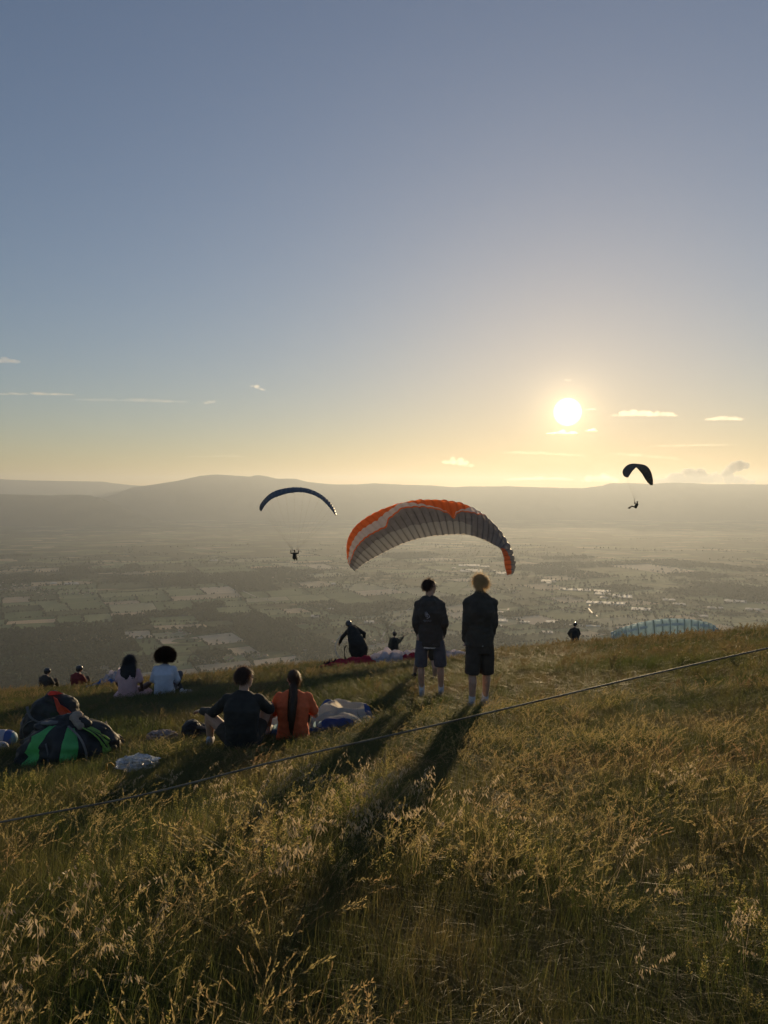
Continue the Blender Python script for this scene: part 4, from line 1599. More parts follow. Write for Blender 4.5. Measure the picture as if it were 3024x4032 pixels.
# --- the orange, white and grey wing being launched
ST = [((1378, 2228), (1397, 2249)), ((1366, 2185), (1420, 2229)), ((1367, 2135), (1452, 2208)), ((1385, 2092), (1490, 2187)), ((1415, 2058), (1530, 2166)), ((1460, 2028), (1570, 2147)),
      ((1515, 2002), (1612, 2131)), ((1575, 1982), (1655, 2119)), ((1635, 1971), (1700, 2111)), ((1700, 1968), (1745, 2107)), ((1765, 1973), (1790, 2104)), ((1825, 1985), (1835, 2105)),
      ((1875, 2010), (1878, 2115)), ((1920, 2042), (1918, 2131)), ((1962, 2085), (1948, 2147)), ((1996, 2135), (1970, 2160)), ((2018, 2185), (1982, 2190)), ((2027, 2225), (1986, 2225)), ((2018, 2260), (1996, 2264))]
N_ = len(ST) - 1
le, te = [], []
for i, (a, b) in enumerate(ST):
    t = i / N_
    ch = 0.35 + 0.65 * math.sin(PI * min(1, max(0, 0.06 + 0.88 * t)))
    D = 37.0 - 1.2 * (2 * t - 1) ** 2
    le.append(P(*a, D + 1.0 * ch))
    te.append(P(*b, D - 0.9 * ch))
s_ = lambda k: k / 18.0
cf1 = [(0, 0.12), (s_(1), 0.22), (s_(2), 0.24), (s_(3), 0.23), (s_(5), 0.27), (s_(6), 0.16), (s_(7.2), 0.03), (s_(8), 0.17), (s_(9), 0.29), (s_(9.6), 0.40), (s_(10.15), 0.60), (s_(10.35), 0.40), (s_(11), 0.26), (s_(11.7), 0.0), (1, -0.1)]
cf2 = [(0, 0.30), (s_(1), 0.44), (s_(3), 0.46), (s_(5.2), 0.52), (s_(5.6), 0.38), (s_(7), 0.20), (s_(8), 0.27), (s_(9), 0.34), (s_(9.7), 0.46), (s_(10.15), 0.62), (s_(10.4), 0.44), (s_(11), 0.34), (s_(12), 0.24), (s_(12.8), 0.0), (1, -0.1)]
cf3 = [(0, 1.2), (s_(14.6), 1.2), (s_(15.4), 0.72), (s_(16.5), 0.55), (s_(17.3), 0.52), (1, 0.5)]
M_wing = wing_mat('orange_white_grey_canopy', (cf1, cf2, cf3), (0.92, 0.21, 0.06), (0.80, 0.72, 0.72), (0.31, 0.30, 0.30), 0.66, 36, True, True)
M_wing_under = mat('grey_canopy_underside', (0.72, 0.70, 0.68), rough=0.6, var=0.1, trans=0.7)
root = empty('paraglider', (0, 0, 0))
tag(root, 'orange, white and grey paraglider wing arched above the standing men', 'paraglider', 'paragliders')
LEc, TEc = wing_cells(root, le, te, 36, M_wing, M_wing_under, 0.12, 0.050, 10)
sh = LAUNCH_LOC + Vector((0, 0, 1.3))
st_, en_ = [], []
for k in range(4, 105, 6):
    for c in (0.15, 0.5):
        st_.append(LEc[k].lerp(TEc[k], c)); en_.append(sh + Vector((-0.25 if k < 54 else 0.25, 0, 0)))
lines_mesh(root, st_, en_, M_line, 0.0022)

# --- flying wing at left
A = [(1022, 2006), (1023, 1992), (1033, 1975), (1058, 1949), (1091, 1931), (1140, 1921), (1183, 1921), (1221, 1928), (1262, 1947), (1294, 1972), (1314, 1999), (1326, 2028)]
Bq = [(1029, 2014), (1038, 1998), (1047, 1986), (1066, 1968), (1096, 1954), (1138, 1942), (1183, 1938), (1221, 1945), (1256, 1960), (1285, 1985), (1304, 2007), (1321, 2030)]
le, te = [], []
for i, (a, b) in enumerate(zip(A, Bq)):
    t = i / 11
    ch = 0.35 + 0.65 * math.sin(PI * t)
    le.append(P(*a, 84 + 1.3 * ch)); te.append(P(*b, 84 - 1.0 * ch))
M_blue_dark = mat('dark_blue_canopy', (0.08, 0.12, 0.17), rough=0.5, scale=0.5, col2=(0.12, 0.13, 0.145), trans=0.25)
M_dark_under = mat('dark_canopy_underside', (0.05, 0.055, 0.06), rough=0.6, var=0.1, trans=0.25)
root = empty('paraglider', (0, 0, 0))
tag(root, 'slim dark blue paraglider wing flying at left against the hazy mountain', 'paraglider', 'paragliders')
LEc, TEc = wing_cells(root, le, te, 30, M_blue_dark, M_dark_under, 0.10, 0.02, 6, 'canopy', True)
fly1 = P(1160, 2203, 84)
en0 = fly1 + Vector((0, 0, 0.62))
st_ = [LEc[k].lerp(TEc[k], c) for k in range(3, 90, 7) for c in (0.2, 0.55)]
en_ = [en0 + Vector((-0.2 if k < 46 else 0.2, 0, 0.35)) for k in range(3, 90, 7) for c in (0.2, 0.55)]
lines_mesh(root, st_, en_, M_line, 0.003)
# --- flying wing at right, seen from the side
A = [(2466, 1880), (2456, 1874), (2451, 1860), (2454, 1848), (2464, 1836), (2477, 1828), (2493, 1825), (2510, 1826), (2536, 1830), (2553, 1841), (2565, 1862), (2571, 1889), (2571, 1910)]
Bq = [(2474, 1880), (2478, 1873), (2483, 1866), (2488, 1858), (2494, 1851), (2500, 1845), (2505, 1841), (2511, 1846), (2519, 1855), (2528, 1866), (2538, 1883), (2550, 1900), (2562, 1911)]
le, te = [], []
for i, (a, b) in enumerate(zip(A, Bq)):
    t = i / 12
    ch = 0.3 + 0.7 * math.sin(PI * t)
    le.append(P(*a, 112 + 8 * (t - 0.5) + 0.5 * ch)); te.append(P(*b, 112 + 8 * (t - 0.5) - 0.4 * ch))
M_dusk_wing = mat('dark_grey_canopy', (0.14, 0.12, 0.105), rough=0.6, var=0.2, trans=0.2)
root = empty('paraglider', (0, 0, 0))
tag(root, 'dark curved paraglider wing high at right below the sun', 'paraglider', 'paragliders')
LEc, TEc = wing_cells(root, le, te, 26, M_dusk_wing, M_dusk_wing, 0.08, 0.015, 6, 'canopy', True)
fly2 = P(2500, 1999, 112)
en0 = fly2 + Vector((-0.1, 0, 0.9))
st_ = [LEc[k].lerp(TEc[k], 0.35) for k in range(3, 78, 6)]
lines_mesh(root, st_, [en0 + Vector((0, -0.2 if k < 39 else 0.2, 0)) for k in range(3, 78, 6)], M_line, 0.003)
# --- pale blue wing standing on the edge of the meadow at right
A = [(2404, 2492), (2430, 2479), (2462, 2467), (2523, 2450), (2605, 2437), (2679, 2436), (2747, 2442), (2796, 2456), (2830, 2482)]
Bq = [(2404, 2530), (2432, 2535), (2470, 2535), (2530, 2530), (2610, 2525), (2680, 2520), (2745, 2515), (2800, 2505), (2834, 2495)]
le, te = [], []
for i, (a, b) in enumerate(zip(A, Bq)):
    t = i / 8
    le.append(P(*a, 46.3 + 0.6 * t)); te.append(P(*b, 45.2 + 0.6 * t))
zero = [(0, -1), (0.5, -1), (1, -1)]
big = [(0, 2), (0.5, 2), (1, 2)]
c_w1 = [(0, 0.02), (0.5, 0.02), (1, 0.02)]
M_blue_wing = wing_mat('pale_blue_canopy', (zero, c_w1, big), (0.65, 0.72, 0.78), (0.72, 0.78, 0.82), (0.52, 0.64, 0.70), 0.72, 20, True, False, 0.05, 0.0)
M_blue_under = mat('pale_blue_canopy_inside', (0.62, 0.74, 0.80), rough=0.6, var=0.08, trans=0.75)
M_opening = mat('bright_cell_cloth', (0.74, 0.76, 0.78), rough=0.5, var=0.05, trans=0.6)
root = empty('paraglider', (0, 0, 0))
tag(root, 'pale blue see-through paraglider wing lying inflated along the meadow edge at right', 'paraglider', 'paragliders')
LEc, TEc = wing_cells(root, le, te, 20, M_blue_wing, M_blue_under, 0.16, 0.05, 8)
for ci in range(2, 17):
    k = ci * 3
    q0, q1 = 0.22, 0.40
    V = []
    for kk in (k, k + 1, k + 2, k + 3):
        for c in (q0 - 0.02, q1 - 0.08):
            a = LEc[kk].lerp(TEc[kk], c)
            V.append(a + Vector((0, -0.34, 0.05)))
    if ci % 5 == 3:
        continue
    mesh_obj('cell_opening', V, [(0, 2, 3, 1), (2, 4, 5, 3), (4, 6, 7, 5)][:2 + ci % 2], M_opening, root)

# --- pilots in the air
AIR = 'pilots flying'
e = pilot(fly1, R(-4), 'tiny pilot hanging with both arms up under the left wing', AIR, M_harness,
          [(0, 0, 0.20), (0, 0.02, 0.40), (0, 0.0, 0.62), (0, 0, 0.76), (0, 0, 0.82)], [(0.24, 0.22), (0.22, 0.2), (0.22, 0.16), (0.17, 0.12), (0.09, 0.08)], (0, 0.02, 0.98), 0.2, 0,
          [[(-0.19, 0, 0.72), (-0.42, 0.05, 0.68), (-0.43, 0.05, 1.02)], [(0.19, 0, 0.72), (0.40, 0.05, 0.68), (0.44, 0.05, 1.02)]],
          [[(-0.12, 0.1, 0.16), (-0.14, 0.5, 0.22), (-0.14, 0.62, -0.12)], [(0.12, 0.1, 0.16), (0.14, 0.5, 0.22), (0.14, 0.62, -0.12)]],
          [('cap', (0, -0.1, 0.6), 0.17, (0, -0.06, 0.22), 0.24)], k=1.05)
for s in (-1, 1):
    tube('riser', [(0.21 * s, 0, 0.72), (0.25 * s, 0, 1.05), (0.30 * s, 0, 1.35)], 0.012, M_strap, e)
e = pilot(fly2, R(82), 'tiny pilot seated sideways with legs forward under the right wing', AIR, M_harness,
          [(0, -0.05, 0.10), (0, -0.18, 0.30), (0, -0.28, 0.50), (0, -0.34, 0.64), (0, -0.36, 0.70)], [(0.2, 0.22), (0.2, 0.2), (0.2, 0.16), (0.16, 0.12), (0.09, 0.08)], (0, -0.32, 0.84), 0, 0.15,
          [[(-0.18, -0.3, 0.58), (-0.2, 0.0, 0.56), (-0.2, 0.02, 0.88)], [(0.18, -0.3, 0.58), (0.2, 0.0, 0.56), (0.2, 0.02, 0.88)]],
          [[(-0.1, 0.0, 0.10), (-0.12, 0.48, 0.24), (-0.12, 0.80, -0.08)], [(0.1, 0.0, 0.10), (0.12, 0.46, 0.22), (0.12, 0.90, -0.02)]],
          [('cap', (0, -0.35, 0.5), 0.16, (0, -0.12, 0.08), 0.2)], k=1.05)
tube('riser', [(0.2, -0.1, 0.6), (0.2, 0.02, 0.95), (0.18, 0.05, 1.45)], 0.012, M_strap, e)
# ------------------------------------------------------------------ canopies and bags on the ground
def heap(root, parts_m, cx, cy, L, W, H, rz, zone, seed, nu=70, nv=34, fold=6.0, sink=0.03, fdir=(1.0, 0.35), exp=0.45, lay=None, crease=0.05, open_back=False):
    """crumpled ram-air cloth: ridged folds over a mound, cut into panels by colour zone(u, v)"""
    V = []
    c, s = math.cos(rz), math.sin(rz)
    for j in range(nv + 1):
        for i in range(nu + 1):
            u, v = -1 + 2 * i / nu, -1 + 2 * j / nv
            # square to disc
            a = u * math.sqrt(max(0, 1 - v * v / 2)); b = v * math.sqrt(max(0, 1 - u * u / 2))
            wob = 1 + 0.16 * noise.noise(Vector((a * 2.2 + seed, b * 2.2, seed)))
            x, y = a * L / 2 * wob, b * W / 2 * wob
            r2 = min(1.0, a * a + b * b)
            if open_back and b > 0:
                r2 = min(1.0, a * a + (0.30 * b) ** 2)
            env = (1 - r2) ** exp
            n1 = noise.noise(Vector((a * fold * fdir[0] + seed, b * fold * fdir[1], seed * 2)))
            n2 = noise.noise(Vector((a * fold * 1.9, b * fold * 1.6 + seed, seed)))
            n3 = noise.noise(Vector((a * fold * 4.2, b * fold * 4.0 + seed, seed * 3)))
            puff = 1.35 * min(0.62, abs(n1)) ** 0.75 + 0.45 * min(0.6, abs(n2)) ** 0.8 + crease * (1 - 3 * abs(n3)) * (0.4 + 0.6 * abs(n2))
            z = H * env * (0.34 + 0.72 * puff)
            if lay: z *= lay(a, b)
            X, Y = cx + x * c - y * s, cy + x * s + y * c
            V.append((X, Y, ground(X, Y) + z - sink))
    F = {}
    for j in range(nv):
        for i in range(nu):
            u, v = -1 + 2 * (i + 0.5) / nu, -1 + 2 * (j + 0.5) / nv
            k = zone(u, v)
            F.setdefault(k, []).append((j * (nu + 1) + i, j * (nu + 1) + i + 1, (j + 1) * (nu + 1) + i + 1, (j + 1) * (nu + 1) + i))
    for k, fs in F.items():
        used = sorted({i for f in fs for i in f})
        mp = {a: b for b, a in enumerate(used)}
        pname, m = parts_m[k]
        o = mesh_obj(pname, [Vector(V[i]) - root.location for i in used], [tuple(mp[i] for i in f) for f in fs], m, root)
        md = o.modifiers.new('cloth', 'SOLIDIFY'); md.thickness = 0.004
    FLAT_SPOTS.append((cx, cy, max(L, W) * 0.36, 0.06)); FLAT_SPOTS.append((cx + 0.2, cy + 0.6, max(L, W) * 0.4, 0.5))


M_cloth_white = mat('white_canopy_cloth', (0.90, 0.87, 0.82), rough=0.6, var=0.04, trans=0.78, scale=4)
M_cloth_blue = mat('blue_canopy_cloth', (0.075, 0.135, 0.36), rough=0.5, var=0.15, trans=0.5, tcol=(0.14, 0.25, 0.60), scale=6)
M_cloth_lblue = mat('light_blue_canopy_cloth', (0.13, 0.28, 0.62), rough=0.55, var=0.15, trans=0.5, scale=6)
M_cloth_red = mat('red_canopy_cloth', (0.60, 0.05, 0.085), rough=0.55, var=0.15, trans=0.5, scale=5)
M_cloth_lilac = mat('pale_lilac_cloth', (0.89, 0.86, 0.88), rough=0.6, var=0.04, trans=0.75, scale=4)
M_cloth_dark = mat('dark_red_cloth', (0.06, 0.018, 0.02), rough=0.7, var=0.3, scale=8)
M_cyan = mat('pale_cyan_patch', (0.40, 0.58, 0.66), rough=0.5, var=0.05, trans=0.4)

# white and blue canopy beside the couple
q = foot(1240, 2845, 9.4)
root = empty('folded_canopy', q)
tag(root, 'heap of white paraglider cloth with a blue border beside the seated couple', 'canopy', 'canopies on the ground')


def z1(u, v):
    if v < -0.80 + 0.05 * math.sin(u * 5) or u > 0.87: return 1
    if v > 0.80 and -0.1 < u < 0.35: return 1
    return 0


heap(root, {0: ('white_panel', M_cloth_white), 1: ('blue_border', M_cloth_blue)}, q.x, q.y + 0.05, 1.66, 1.10, 0.33, R(6), z1, 4.0, 150, 100, 1.7, 0.02, (0.8, 1.3), 0.42, crease=0.06, open_back=True)
for (u_, w_) in ((-0.30, 0.05), (0.02, 0.035), (0.10, 0.045), (-0.62, 0.06)):
    x = q.x + u_ * 0.76
    y = q.y - 0.37 + 0.03 * abs(u_)
    z = ground(x, y) + 0.10
    mesh_obj('pale_patch', [Vector(p) - root.location for p in ((x, y - 0.06, z), (x + w_, y - 0.07, z + 0.01), (x + w_ * 0.9, y - 0.03, z + 0.07), (x + 0.01, y - 0.03, z + 0.055))], [(0, 1, 2, 3)], M_cyan, root)

# red and white canopy laid out along the edge
q = foot(1560, 2590, 24.2)
root = empty('folded_canopy', q)
tag(root, 'crumpled red and white paraglider cloth laid along the meadow edge behind the men', 'canopy', 'canopies on the ground')


def z2(u, v):
    if u < -0.42: return 1
    if v < -0.55 and u > 0.02 and u < 0.5: return 1
    return 0


heap(root, {0: ('white_panel', M_cloth_lilac), 1: ('red_panel', M_cloth_red)}, q.x + 0.15, q.y, 5.3, 1.05, 0.46, R(3), z2, 9.0, 150, 36, 4.2, 0.03, (1.5, 0.6), 0.30,
     lay=lambda a, b: 0.80 + 0.22 * math.exp(-((a + 0.12) / 0.35) ** 2), open_back=True)
q2 = foot(1310, 2590, 24.6)
root = empty('line_bundle', q2)
tag(root, 'dark red tangle of lines and straps at the bending pilot\'s feet', 'line bundle')
heap(root, {0: ('tangle', M_cloth_dark)}, q2.x, q2.y, 0.85, 0.5, 0.34, 0.1, lambda u, v: 0, 2.0, 40, 20, 7.0, 0.03, (1, 1), 0.4)
# blue and white canopy far left
q = foot(405, 2660, 26.0)
root = empty('folded_canopy', q)
tag(root, 'white and bright blue paraglider cloth bunched behind the pink-topped woman', 'canopy', 'canopies on the ground')
heap(root, {0: ('white_panel', M_cloth_lilac), 1: ('blue_panel', M_cloth_lblue)}, q.x + 0.1, q.y, 1.75, 0.9, 0.62, R(4), lambda u, v: 1 if u < -0.12 or v < -0.75 else 0, 6.0, 70, 30, 2.6, 0.03, (1.2, 0.8), 0.42,
     lay=lambda a, b: 0.28 + 0.95 / (1 + math.exp(-(a - 0.05) * 7)), open_back=True)

# ---- big green and black bag
M_green = mat('bright_green_nylon', (0.22, 0.76, 0.28), rough=0.55, var=0.12, trans=0.5, bump=0.3, bscale=12)
M_lime = mat('lime_edge_nylon', (0.45, 0.72, 0.2), rough=0.55, var=0.15, trans=0.55)
M_bagblack = mat('black_nylon', (0.040, 0.039, 0.037), rough=0.6, var=0.3, bump=0.4, bscale=14)
M_baggrey = mat('grey_cordura', (0.17, 0.16, 0.145), rough=0.7, var=0.25, bump=0.4, bscale=25)
M_khaki = mat('khaki_cloth', (0.42, 0.34, 0.27), rough=0.8, var=0.2, trans=0.15, bump=0.3, bscale=25)
M_redbag = mat('red_nylon', (0.72, 0.085, 0.05), rough=0.5, var=0.15, trans=0.25)


def panel_bag(root, L, rad, hz, cuts, mats_, bend=0.0, seed=1.0, wr=0.018):
    """barrel-shaped bag lying along x, sewn from bulging panels"""
    nseg, nr = 72, 30

    def pt(t, a):
        x = (t - 0.5) * L
        e = (1 - abs(2 * t - 1) ** 3.0) ** 0.55
        cutd = min(abs(t - c) for c in cuts)
        pinch = 1 - 0.07 * math.exp(-(cutd / 0.016) ** 2)
        r_ = rad * e * pinch
        n_ = noise.noise(Vector((x * 5 + seed, math.cos(a) * 1.6, math.sin(a) * 1.6)))
        r_ += wr * (1 - 2 * abs(n_)) * e
        y, z = math.cos(a) * r_ * 0.9, math.sin(a) * r_ * hz
        return Vector((x, y + bend * (2 * t - 1) ** 2, max(z + rad * hz * 0.86, -0.04)))
    edges = [0.0] + list(cuts) + [1.0]
    for k in range(len(edges) - 1):
        n_ = max(4, int(nseg * (edges[k + 1] - edges[k])))
        V, F = [], []
        for i in range(n_ + 1):
            t = edges[k] + (edges[k + 1] - edges[k]) * i / n_
            t = min(0.999, max(0.001, t))
            for j in range(nr):
                V.append(pt(t, 2 * PI * j / nr))
        for i in range(n_):
            for j in range(nr):
                F.append((i * nr + j, (i + 1) * nr + j, (i + 1) * nr + (j + 1) % nr, i * nr + (j + 1) % nr))
        mesh_obj('panel', V, F, mats_[k], root)


def dome_bag(root, rx, ry, H, top, gores, wr, seed):
    """squashed sack: cloth gores run up and meet at the gathered top; gores = (angle from, to, material, name)"""
    for (a0, a1, m, nm) in gores:
        na = max(3, int((a1 - a0) / 0.09))
        nz = 16
        V, F = [], []
        for i in range(na + 1):
            a = a0 + (a1 - a0) * i / na
            edge = min(i, na - i) / na
            for j in range(nz + 1):
                t = j / nz
                r_ = (1 - t ** 3.4) ** 0.5
                bul = 1 + 0.05 * math.sin(PI * min(1, edge * 2)) - 0.02
                w = wr * (1 - 2.2 * abs(noise.noise(Vector((math.cos(a) * 3 + seed, math.sin(a) * 3, t * 3.5)))))
                x = math.cos(a) * (rx * r_ * bul + w) + top[0] * t
                y = math.sin(a) * (ry * r_ * bul + w) + top[1] * t
                lump = 0.09 * noise.noise(Vector((math.cos(a) * 1.4 + seed * 2, math.sin(a) * 1.4, t * 1.8))) + 0.03 * (1 - 3 * abs(noise.noise(Vector((a * 3.0, t * 5.0, seed)))))
                x += math.cos(a) * lump; y += math.sin(a) * lump
                V.append((x, y, -0.04 + (H + 0.04) * t * (1 + 0.10 * noise.noise(Vector((x * 4, y * 4, seed))))))
        for i in range(na):
            for j in range(nz):
                F.append((i * (nz + 1) + j, (i + 1) * (nz + 1) + j, (i + 1) * (nz + 1) + j + 1, i * (nz + 1) + j + 1))
        mesh_obj(nm, V, F, m, root)


q = foot(228, 3012)
root = empty('glider_bag', q + Vector((0, 0.18, 0)), R(4))
tag(root, 'fat bright green and black glider bag lying in front of the black backpack', 'bag', 'bags and packs piled at left')
ac = lambda x: -math.acos(max(-1, min(1, x)))
G_ = [(-1.0, -0.73, M_bagblack), (-0.73, -0.45, M_green), (-0.45, 0.09, M_bagblack), (0.09, 0.43, M_green), (0.43, 0.86, M_bagblack), (0.86, 0.96, M_lime), (0.96, 1.0, M_bagblack)]
dome_bag(root, 0.50, 0.32, 0.43, (0.06, 0.02), [(ac(x0), ac(x1), m, 'gore') for x0, x1, m in G_] + [(0.0, 0.7, M_bagblack, 'gore'), (0.7, 1.5, M_bagblack, 'gore'), (1.5, 2.3, M_green, 'gore'), (2.3, PI, M_bagblack, 'gore')], 0.034, 2.0)
FLAT_SPOTS.append((q.x, q.y + 0.18, 0.42, 0.06)); FLAT_SPOTS.append((q.x - 0.1, q.y - 0.45, 0.55, 0.45)); FLAT_SPOTS.append((q.x + 0.5, q.y - 0.3, 0.4, 0.5)); FLAT_SPOTS.append((q.x - 0.35, q.y + 0.15, 0.33, 0.06)); FLAT_SPOTS.append((q.x + 0.35, q.y + 0.15, 0.33, 0.06))
T = Prims()
T.cap((-0.26, 0.05, 0.36), 0.06, (0.10, 0.05, 0.46), 0.07); T.cap((0.10, 0.05, 0.46), 0.07, (0.26, -0.02, 0.40), 0.05); T.ell((-0.05, 0.03, 0.38), (0.30, 0.16, 0.07))
T.melt('folded_flap', M_bagblack, root, 0.013, 2, 0.018, 10.0)
T = Prims(); T.cap((0.10, -0.03, 0.49), 0.030, (0.21, -0.08, 0.40), 0.040); T.ell((0.14, 0.02, 0.50), (0.06, 0.06, 0.045)); T.melt('khaki_cuff', M_khaki, root, 0.010, 1, 0.012, 14.0)
T = Prims(); T.ell((-0.14, -0.06, 0.44), (0.10, 0.05, 0.022)); T.melt('grey_fold', M_baggrey, root, 0.009, 1, 0.008, 16.0)
tube('strap', [tuple(p) for p in spline([(0.10, -0.16, 0.43), (0.25, -0.26, 0.34), (0.33, -0.31, 0.22), (0.36, -0.33, 0.08)], 16)], 0.016, M_baggrey, root, 8, 0.35)
tube('strap', [tuple(p) for p in spline([(-0.10, -0.29, 0.28), (-0.06, -0.335, 0.18), (-0.05, -0.35, 0.06)], 10)], 0.010, M_baggrey, root, 8, 0.35)
for k in range(5):
    tube('piping', [tuple(p) for p in spline([(0.22 + 0.03 * k, -0.10, 0.40 - 0.012 * k), (0.40 + 0.022 * k, -0.17 + 0.02 * k, 0.32 - 0.01 * k), (0.50 + 0.016 * k, -0.16 + 0.03 * k, 0.16), (0.525 + 0.012 * k, -0.15 + 0.035 * k, 0.02)], 14)], 0.008, (M_lime, M_bagblack)[k % 2], root)

q = foot(385, 2905, 8.9)
root = empty('folded_harness', q, R(-12))
tag(root, 'khaki and black striped roll of folded cloth behind the green bag', 'cloth roll', 'bags and packs piled at left')
for k in range(9):
    T = Prims()
    a = k / 8
    x0 = -0.24 + 0.052 * k
    ctrl = [(x0 - 0.02, -0.16 + 0.01 * k, 0.02), (x0, -0.17, 0.22 - 0.05 * abs(a - 0.4)), (x0 + 0.015, -0.02, 0.36 - 0.09 * a * a * 1.6), (x0 + 0.03, 0.15, 0.25 - 0.10 * a), (x0 + 0.03, 0.2, 0.02)]
    pts = spline(ctrl, 14)
    R_ = []
    for p in pts:
        p = Vector(p)
        d = (Vector((x0, 0, 0.08)) - p); d.x = 0
        d = d.normalized() if d.length > 0 else Vector((0, 0, -1))
        R_.append([p + Vector((-0.030, 0, 0)), p + Vector((0, 0, 0)) - d * 0.018, p + Vector((0.030, 0, 0)), p + d * 0.03])
    T.rings(R_)
    mesh_obj('fold', T.v, T.f, (M_khaki, M_bagblack, M_baggrey)[k % 3], root)
FLAT_SPOTS.append((q.x, q.y, 0.32, 0.06))

# ---- black backpack with red top
q = foot(205, 2898, 9.35)
root = empty('backpack', q, R(-10))
tag(root, 'large black backpack with a red top flap leaning over at left', 'backpack', 'bags and packs piled at left')
T = Prims()
T.loft([(V3(-0.05, 0, 0.0), 0.31, 0.20), (V3(-0.06, 0, 0.16), 0.33, 0.22), (V3(-0.03, 0.0, 0.36), 0.28, 0.21), (V3(0.02, 0.01, 0.52), 0.22, 0.18), (V3(0.05, 0.01, 0.60), 0.13, 0.11)], (1, 0, 0), power=3.0)
T.ell((-0.10, -0.19, 0.24), (0.17, 0.07, 0.19))
T.melt('pack_body', M_bagblack, root, 0.014, 3, 0.016, 7.0)
T = Prims()
T.cap((0.02, 0.0, 0.60), 0.115, (0.22, 0.02, 0.52), 0.125); T.ell((0.26, 0.0, 0.46), (0.09, 0.13, 0.10))
T.melt('lid', M_bagblack, root, 0.014, 2, 0.012, 9.0)
V = [(0.10, -0.10, 0.675), (0.17, -0.13, 0.655), (0.22, -0.15, 0.60), (0.30, -0.15, 0.56), (0.355, -0.13, 0.50), (0.37, -0.12, 0.43), (0.345, -0.13, 0.34), (0.30, -0.16, 0.40), (0.25, -0.17, 0.45), (0.19, -0.165, 0.52), (0.27, -0.13, 0.50), (0.33, -0.10, 0.46)]
F = [(0, 1, 9), (1, 2, 9), (2, 10, 9), (2, 3, 10), (3, 11, 10), (3, 4, 11), (4, 5, 11), (5, 6, 11), (6, 7, 11), (7, 10, 11), (7, 8, 10), (8, 9, 10)]
o = mesh_obj('red_flap', V, F, M_redbag, root, smooth=False)
md = o.modifiers.new('cloth', 'SOLIDIFY'); md.thickness = 0.006
V = [(-0.02, -0.06, 0.69), (0.05, -0.08, 0.735), (0.13, -0.06, 0.73), (0.18, -0.03, 0.695), (0.12, -0.10, 0.70), (0.04, -0.11, 0.69)]
o = mesh_obj('red_top_edge', V, [(0, 1, 5), (1, 4, 5), (1, 2, 4), (2, 3, 4)], M_redbag, root, smooth=False)
md = o.modifiers.new('cloth', 'SOLIDIFY'); md.thickness = 0.006
T = Prims(); T.ell((-0.335, -0.04, 0.20), (0.055, 0.10, 0.19)); T.melt('side_pocket', M_baggrey, root, 0.012, 2, 0.012, 12.0)
tube('shoulder_strap', [tuple(p) for p in spline([(-0.20, -0.20, 0.56), (-0.10, -0.275, 0.46), (0.03, -0.285, 0.40), (0.10, -0.25, 0.36)], 16)], 0.018, M_baggrey, root, 8, 0.5)
tube('zip_piping', [tuple(p) for p in spline([(-0.25, -0.19, 0.10), (-0.23, -0.24, 0.30), (-0.08, -0.275, 0.415), (0.08, -0.24, 0.38)], 18)], 0.006, M_baggrey, root)
FLAT_SPOTS.append((q.x, q.y, 0.42, 0.06))
q = foot(345, 2860, 9.6)
root = empty('hiking_boot', q + Vector((0, 0, 0.12)), R(-60))
tag(root, 'dark boot with a pale sole tip lying on the pile of bags', 'boot')
T = Prims(); T.cap((0, 0, 0.05), 0.055, (0, 0.19, 0.03), 0.045); T.cap((0, -0.02, 0.05), 0.055, (0, -0.03, 0.16), 0.05); T.melt('upper', M_baggrey, root, 0.010, 2, 0.004)
T = Prims(); T.ell((0, 0.225, 0.06), (0.04, 0.018, 0.045)); T.melt('sole', M_khaki, root, 0.008, 1)

# ---- striped stuff sack cut by the left edge
q = foot(12, 2905, 9.7)
root = empty('stuff_sack', q, R(6))
tag(root, 'white and blue striped stuff sack at the left edge of the picture', 'stuff sack', 'bags and packs piled at left')
M_sackwhite = mat('white_sack_cloth', (0.48, 0.49, 0.56), rough=0.6, var=0.08, trans=0.2)
M_teal = mat('teal_sack_cloth', (0.16, 0.33, 0.42), rough=0.6, var=0.08, trans=0.2)
panel_bag(root, 0.36, 0.125, 0.9, (0.62, 0.86), (M_sackwhite, M_cloth_blue, M_teal), 0.0, 3.0, 0.008)
FLAT_SPOTS.append((q.x, q.y, 0.35, 0.06))
q = foot(2, 2915, 9.3)
root = empty('stuff_sack', q, R(-6))
tag(root, 'small plain lilac-white sack in front of the striped one at the left edge', 'stuff sack', 'bags and packs piled at left')
panel_bag(root, 0.20, 0.07, 0.95, (0.5,), (M_sackwhite, M_sackwhite), 0.0, 5.0, 0.006)
FLAT_SPOTS.append((q.x, q.y, 0.25, 0.06))


# ---- loose things in the grass
def crumple(root, nm, r3, m, seed, amp=0.35, sub=4, z0=0.0):
    bm = bmesh.new()
    bmesh.ops.create_icosphere(bm, subdivisions=sub, radius=1.0)
    for v in bm.verts:
        n_ = v.co.normalized()
        w = (1 - abs(noise.noise(n_ * 2.3 + Vector((seed, 0, 0)))) * 2.4) * amp + (1 - abs(noise.noise(n_ * 5.3 + Vector((0, seed, 0)))) * 2.4) * amp * 0.5
        v.co = Vector((n_.x * r3[0], n_.y * r3[1], n_.z * r3[2])) * (1 + w * 0.6)
        v.co.z = max(v.co.z + r3[2] * 0.7, -0.01) + z0
    me = bpy.data.meshes.new(nm)
    bm.to_mesh(me); bm.free()
    return link_mesh(nm, me, m, root, False)


